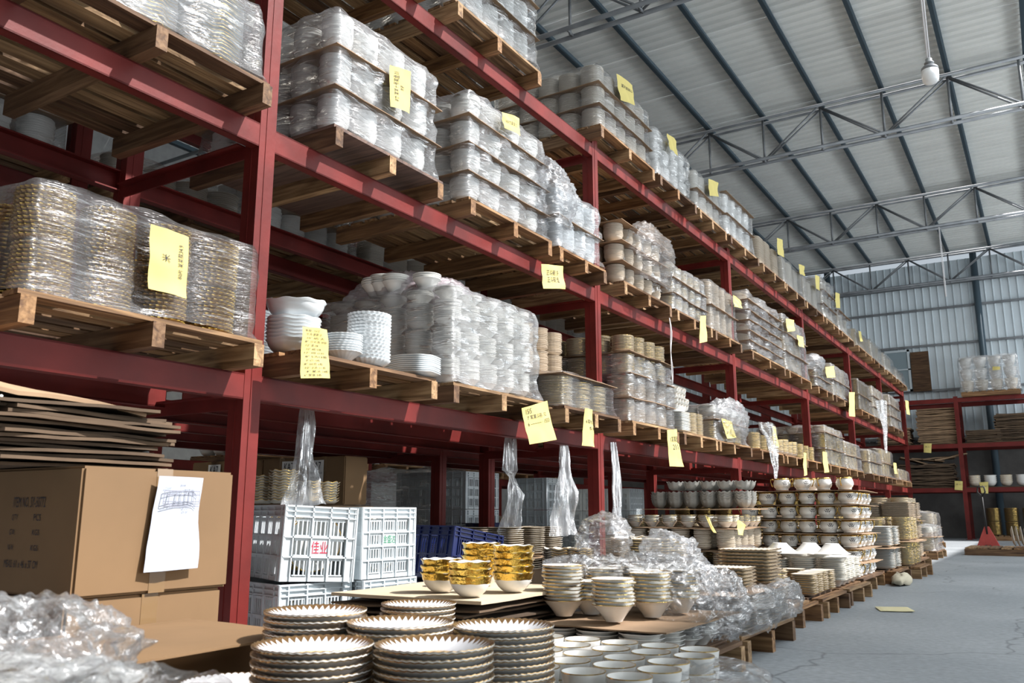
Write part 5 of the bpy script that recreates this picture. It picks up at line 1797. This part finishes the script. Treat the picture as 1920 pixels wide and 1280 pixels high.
# dishes standing in the second aisle, bright behind the rack legs
for i in range(6):
    load(0, 8.4 + i * 1.2, 9.4 + i * 1.2, [T('plate', 0.12, 0.02, 16, 0.0145, BG if i % 2 else CR, p=5)] * (2 if i % 2 else 1), 'stacked plates in the second aisle, %s pallet' % ORD[i], xf=-7.5, depth=0.9, zbase=0.0,
         wrap=None, name='stacked_load', plabel='floor pallet in the second aisle, %s one' % ORD[i], grp='floor loads in the second aisle', far=False)
p = Z0 = None
me = sheet_mesh(0.22, 0.26, 61, mat('torn_yellow_paper', (0.72, 0.66, 0.40), 0.8), 0.003, 0.01)
tag(obj('paper_scrap', me, None, (-1.02, 6.72, 0.01), (0, 0, 0.3)), 'torn yellow paper lying on the floor by the small square dishes', 'paper')
crumple('paper_scrap', 'crumpled pale paper on the floor at the corner of the crowned cup pallet', (-1.30, 9.05, 0.05), (0.07, 0.22, 0.05), 71, 0.03, [mat('pale_wrapping', (0.62, 0.56, 0.42), 0.8)], 24, 12, cat='paper', zmin=0.004)

# ---------------------------------------------------------------- wall of crowned cups
pallet(-2.6, -1.42, 7.96, 9.0, 0.0, 'wooden pallet on the floor under the wall of crowned two-handled cups')
CB_prof = [(0.0, 0.003), (0.050, 0.003), (0.056, 0.0), (0.058, 0.007), (0.055, 0.013), (0.068, 0.026), (0.0765, 0.046), (0.076, 0.066), (0.069, 0.086), (0.066, 0.096), (0.070, 0.109), (0.067, 0.109), (0.062, 0.096), (0.065, 0.085), (0.070, 0.06), (0.055, 0.02), (0.0, 0.012)]


def lathe(name, prof, mats, seg=24, mis=None):
    vs, fs, mi = [], [], []
    for (r, z) in prof:
        for k in range(seg):
            t = 2 * PI * k / seg
            vs.append((r * math.cos(t), r * math.sin(t), z))
    for j in range(len(prof) - 1):
        for k in range(seg):
            q = (k + 1) % seg
            fs.append((j * seg + k, j * seg + q, (j + 1) * seg + q, (j + 1) * seg + k))
            mi.append(mis[j] if mis else 0)
    return mesh(name, vs, fs, mats, mi, True)


cupb = lathe('cup_body', CB_prof, [WHITE, GOLD], 28, [0] * 9 + [1, 1] + [0] * 5)
hm = MB().tube([(0.072, 0, 0.092), (0.086, 0, 0.104), (0.100, 0, 0.096), (0.102, 0, 0.078), (0.093, 0, 0.055), (0.086, 0, 0.036), (0.076, 0, 0.034)], [0.005, 0.006, 0.0055, 0.005, 0.005, 0.006, 0.004], 7).build('handle', GOLD, True)
em = MB()


def on_cup(a, z, d=0.0012):
    # point on the widest part of the cup at angle a
    r = 0.069 + 0.008 * math.sin(min(1, max(0, (z - 0.03) / 0.03)) * PI / 2) - max(0, z - 0.062) * 0.30 + d
    return Vector((r * math.cos(a), r * math.sin(a), z))


def em_line(a0, z0, a1, z1, w_=0.0016):
    d = Vector((a1 - a0, (z1 - z0) / 0.075, 0))
    n_ = Vector((-d.y, d.x, 0)).normalized() * w_ / 0.075
    em.add([on_cup(a0 - n_.x, z0 - n_.y * 0.075), on_cup(a1 - n_.x, z1 - n_.y * 0.075), on_cup(a1 + n_.x, z1 + n_.y * 0.075), on_cup(a0 + n_.x, z0 + n_.y * 0.075)], [(0, 1, 2, 3)])


for a0, z0, a1, z1 in ((-0.14, 0.045, 0.14, 0.045), (-0.16, 0.050, 0.16, 0.050), (-0.16, 0.050, -0.27, 0.072), (0.16, 0.050, 0.27, 0.072), (-0.27, 0.072, -0.12, 0.056), (0.27, 0.072, 0.12, 0.056),
                       (-0.12, 0.056, -0.11, 0.078), (0.12, 0.056, 0.11, 0.078), (-0.11, 0.078, 0.0, 0.058), (0.11, 0.078, 0.0, 0.058), (0.0, 0.052, 0.0, 0.08)):
    em_line(a0 * 1.3, 0.06 + (z0 - 0.062) * 1.25, a1 * 1.3, 0.06 + (z1 - 0.062) * 1.25, 0.0026)
emb = em.build('crown_emblem', INK)


def crown_cup(x, y, z, rz, label, group):
    o = obj('two_handled_cup', cupb, None, (x, y, z), (0, 0, rz))
    tag(o, label, 'cup', group)
    obj('handle', hm, o)
    obj('handle', hm, o, (0, 0, 0), (0, 0, PI))
    obj('crown_emblem', emb, o, (0, 0, 0), (0, 0, -PI / 2 + 0.55))
    return o


zc = 0.124
for lay in range(6):
    for i in range(6):
        for j in range(5):
            if not (j == 0 or i == 5):
                continue
            if i == 5 and j > 0:
                lb, g = 'crowned cup, aisle side of the cup wall, %s layer up, %s from the front' % (ORD[lay], ORD[j]), 'crowned cups on the aisle side'
            else:
                lb, g = 'crowned cup, front of the cup wall, %s layer up, %s from the left' % (ORD[lay], ORD[i]), 'crowned cups on the front of the wall'
            crown_cup(-2.42 + i * 0.176 + RN.uniform(-0.01, 0.01), 8.10 + j * 0.185, zc, RN.uniform(-0.3, 0.25) + (0.9 if i == 5 and j else 0), lb, g)
    zc += 0.1115
    tag(obj('cardboard_sheet', sheet_mesh(1.13, 0.98, 90 + lay, CARDG, 0.004, 0.008), None, (-1.985, 8.46, zc + 0.004)), 'thin sheet above the %s layer of crowned cups' % ORD[lay], 'cardboard sheet')
    zc += 0.0135
for i in range(4):
    crown_cup(-2.12 + i * 0.185, 8.16, zc + 0.001, (0.1, 0.2, 1.3, 1.4)[i], 'white crowned cup standing on top of the cup wall, %s from the left' % ORD[i], 'crowned cups on top of the wall')
crown_cup(-1.90, 8.36, zc + 0.001, 0.4, 'white crowned cup on top of the cup wall, behind the others', 'crowned cups on top of the wall')
crumple('crumpled_film', 'white film bundle lying at the foot of the third upright', (*at(1385, 7.3), 0.34), (0.16, 0.10, 0.06), 77, 0.03, [FILMS], 30, 16)
tag(obj('cardboard_box', bevel_box(0.3, 0.22, 0.28, CARDG, 'box', 0.006), None, (*at(1385, 7.3), 0.002)), 'low box under the white film bundle at the foot of the third upright', 'box')

# ---------------------------------------------------------------- end rack goods, pallet jack, lamps
def bundle(x, y, z, dx, dy, n, label, group, m=CARDD, bow=0.0, pitch=0.03):
    for i in range(n):
        me = sheet_mesh(dx + RN.uniform(-0.05, 0.05), dy, 200 + i + x, m, pitch * 0.75, 0.02 + bow, 6)
        o = obj('flattened_carton', me, None, (x + RN.uniform(-0.03, 0.03), y + RN.uniform(-0.03, 0.03), z + i * pitch))
        tag(o, label + ', %s from the bottom' % ORD[i], 'flattened carton', group)


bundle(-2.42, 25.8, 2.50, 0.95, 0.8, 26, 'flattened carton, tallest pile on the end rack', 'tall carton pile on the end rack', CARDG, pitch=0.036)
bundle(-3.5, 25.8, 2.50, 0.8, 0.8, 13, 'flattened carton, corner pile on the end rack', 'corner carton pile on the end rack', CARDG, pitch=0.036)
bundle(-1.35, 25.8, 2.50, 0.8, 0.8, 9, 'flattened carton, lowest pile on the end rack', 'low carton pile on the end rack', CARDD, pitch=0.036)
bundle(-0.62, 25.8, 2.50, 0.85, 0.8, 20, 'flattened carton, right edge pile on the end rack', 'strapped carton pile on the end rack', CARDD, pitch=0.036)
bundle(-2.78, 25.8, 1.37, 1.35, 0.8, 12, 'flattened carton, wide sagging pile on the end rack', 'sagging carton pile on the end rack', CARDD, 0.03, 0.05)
for i in range(4):
    o = obj('flattened_carton', sheet_mesh(0.8, 0.6, 300 + i, CARDG, 0.03, 0.03, 5), None, (-3.05 + i * 0.28, 25.7, 2.04 + 0.03 * i), (0, 0.25 - 0.15 * i, 0.2))
    tag(o, 'loose tilted flattened carton on the sagging pile, %s of four' % ORD[i], 'flattened carton')
zt = pallet(-1.75, -0.40, 25.15, 26.25, 3.67, 'wooden pallet on top of the end rack under the film-wrapped pots')
for lay in range(3):
    for i in range(4):
        o = obj('pot_stack', dish('bowl', 0.155, 0.24, 2, 0.05, (WHITE if lay else CREAM, CREAM), {}, 20, i), None, (-1.58 + i * 0.335, 25.34, zt + 0.002 + lay * 0.30))
        tag(o, 'pair of pale pots on the end rack top, %s layer, %s from the left' % (('lowest', 'middle', 'upper')[lay], ORD[i]), 'pots')
me, c = wrap_mesh(-1.76, -0.38, 25.15, 26.2, zt + 0.004, zt + 0.92, 4, 0.33, 0.02, True, 0.02, 0.06, [FILMS])
tag(obj('film_wrap', me, None, c), 'clear film around the pots on top of the end rack', 'film')
note([(1861, 687), (1875, 687), (1875, 693), (1861, 694)], 25.08, 'small yellow note on the wrapped pots on top of the end rack', None, plane='y')
for i in range(5):
    o = obj('bowl_stack', dish('bowl', 0.15, 0.12, 4, 0.05, W1 if i % 2 else CR, {}, 20, i), None, (-1.66 + i * 0.36, 25.5, 1.36))
    tag(o, 'stack of pale bowls, low shelf of the end rack, %s from its upright' % ORD[i], 'stack of bowls')
for q in range(2):
    pallet(-1.5 + q * 1.3, -0.3 + q * 1.3, 24.9, 25.9, 0.0, 'wooden pallet on the floor under the end rack, %s' % ('left', 'right')[q])
    for lay in range(2):
        for i in range(3):
            o = obj('plate_stack', dish('plate', 0.17, 0.03, 16, 0.02, GG, {'k': 10, 'a': 0.05}, 30, i), None, (-1.3 + i * 0.4 + q * 1.3, 25.1, 0.125 + lay * 0.335))
            tag(o, 'gold-brown plate stack on the floor under the end rack, %s pallet, %s layer, %s' % (('left', 'right')[q], ('lower', 'upper')[lay], ORD[i]), 'stack of plates')
# jack pallet
pallet(-1.30, 0.25, 16.0, 17.2, 0.0, 'low wooden pallet standing alone on the far aisle floor beside the pallet jack')
for i in range(9):
    o = obj('square_plate', dish('plate', 0.16, 0.03, 1, 0.02, (BEIGE, CREAM), {'p': 6}, 28), None, (-0.62 + i * 0.062, 16.3, 0.30), (0, PI / 2 - 0.1, 0))
    tag(o, 'square beige plate on edge on the lone far pallet, %s from the left' % ORD[i], 'plate', 'plates on edge on the far pallet')
jk = thing('pallet_jack', 'red pallet jack with black upright handle at the far end of the aisle', 'pallet jack', (-1.06, 18.0, 0))
RJ = mat('jack_red', (0.42, 0.06, 0.05), 0.45, var=0.1)
bd = MB()
bd.add([(-0.34, -0.12, 0.05), (0.34, -0.12, 0.05), (0.34, 0.2, 0.05), (-0.34, 0.2, 0.05), (-0.06, -0.08, 0.72), (0.06, -0.08, 0.72), (0.06, 0.08, 0.72), (-0.06, 0.08, 0.72)], BOXF)
jk.scale = (0.6, 0.6, 0.6)
obj('jack_body', bd.build('jack_body', RJ), jk)
for s in (-1, 1):
    obj('fork', MB().box(s * 0.2 - 0.08, s * 0.2 + 0.08, 0.2, 1.3, 0.05, 0.11).build('fork', RJ), jk)
    obj('wheel', MB().tube([(s * 0.05 - 0.03, -0.16, 0.09), (s * 0.05 + 0.03, -0.16, 0.09)], 0.09, 16).build('wheel', BLACK), jk)
obj('handle_shaft', MB().tube([(0, -0.08, 0.5), (-0.02, -0.16, 1.1), (-0.03, -0.20, 1.62)], 0.026, 10).build('handle_shaft', BLACK, True), jk)
obj('grip', MB().tube([(-0.03, -0.20, 1.60), (-0.14, -0.2, 1.74), (-0.12, -0.2, 1.90), (0.05, -0.2, 1.90), (0.07, -0.2, 1.74), (-0.03, -0.2, 1.60)], 0.024, 8).build('grip', BLACK, True), jk)


def lamp(x, y, ztip, label, bulb=True, s=1.0, top=8.0):
    t = thing('hanging_lamp', label, 'lamp', (x, y, ztip), group=None)
    b = 0.0
    if bulb:
        prof = [(0, 0), (0.03, 0.002), (0.055, 0.012), (0.068, 0.035), (0.072, 0.07), (0.073, 0.13), (0.070, 0.155), (0.055, 0.172), (0.03, 0.18), (0.0, 0.18)]
        obj('bulb', lathe('bulb', [(r * s, z * s) for r, z in prof[:6]] + [(0.0, 0.13 * s)], [BULB], 24), t)
        ml = lathe('heat_sink', [(r * s, z * s) for r, z in [(0.0, 0.131), (0.0735, 0.131), (0.071, 0.155), (0.055, 0.172), (0.028, 0.182), (0, 0.182)]], [STEEL], 24)
        obj('heat_sink', ml, t)
        obj('socket', lathe('socket', [(r * s, z * s) for r, z in [(0, 0.18), (0.024, 0.18), (0.024, 0.195), (0.042, 0.2), (0.042, 0.208), (0.028, 0.213), (0.028, 0.245), (0.014, 0.255), (0, 0.255)]], [mat('grey_socket', (0.25, 0.27, 0.28), 0.4)], 20), t)
        b = 0.25 * s
    m = MB()
    for dx in (-0.008, 0.008):
        m.tube([(dx, 0, b), (dx * 1.5, 0, (b + top - ztip) / 2), (dx, 0, top - ztip)], 0.008, 6)
    obj('cord', m.build('cord', STRING, True), t)


x, y = on_y(1746, 157, 8.1).x, 8.1
lamp(x, y, on_y(1746, 157, 8.1).z, 'hanging lamp with a milky white bulb on a long white cord under the roof')
q = on_y(1774, 556, 21.1)
lamp(q.x, q.y, q.z, 'bare white cord hanging in front of the far truss', bulb=False, top=7.15)
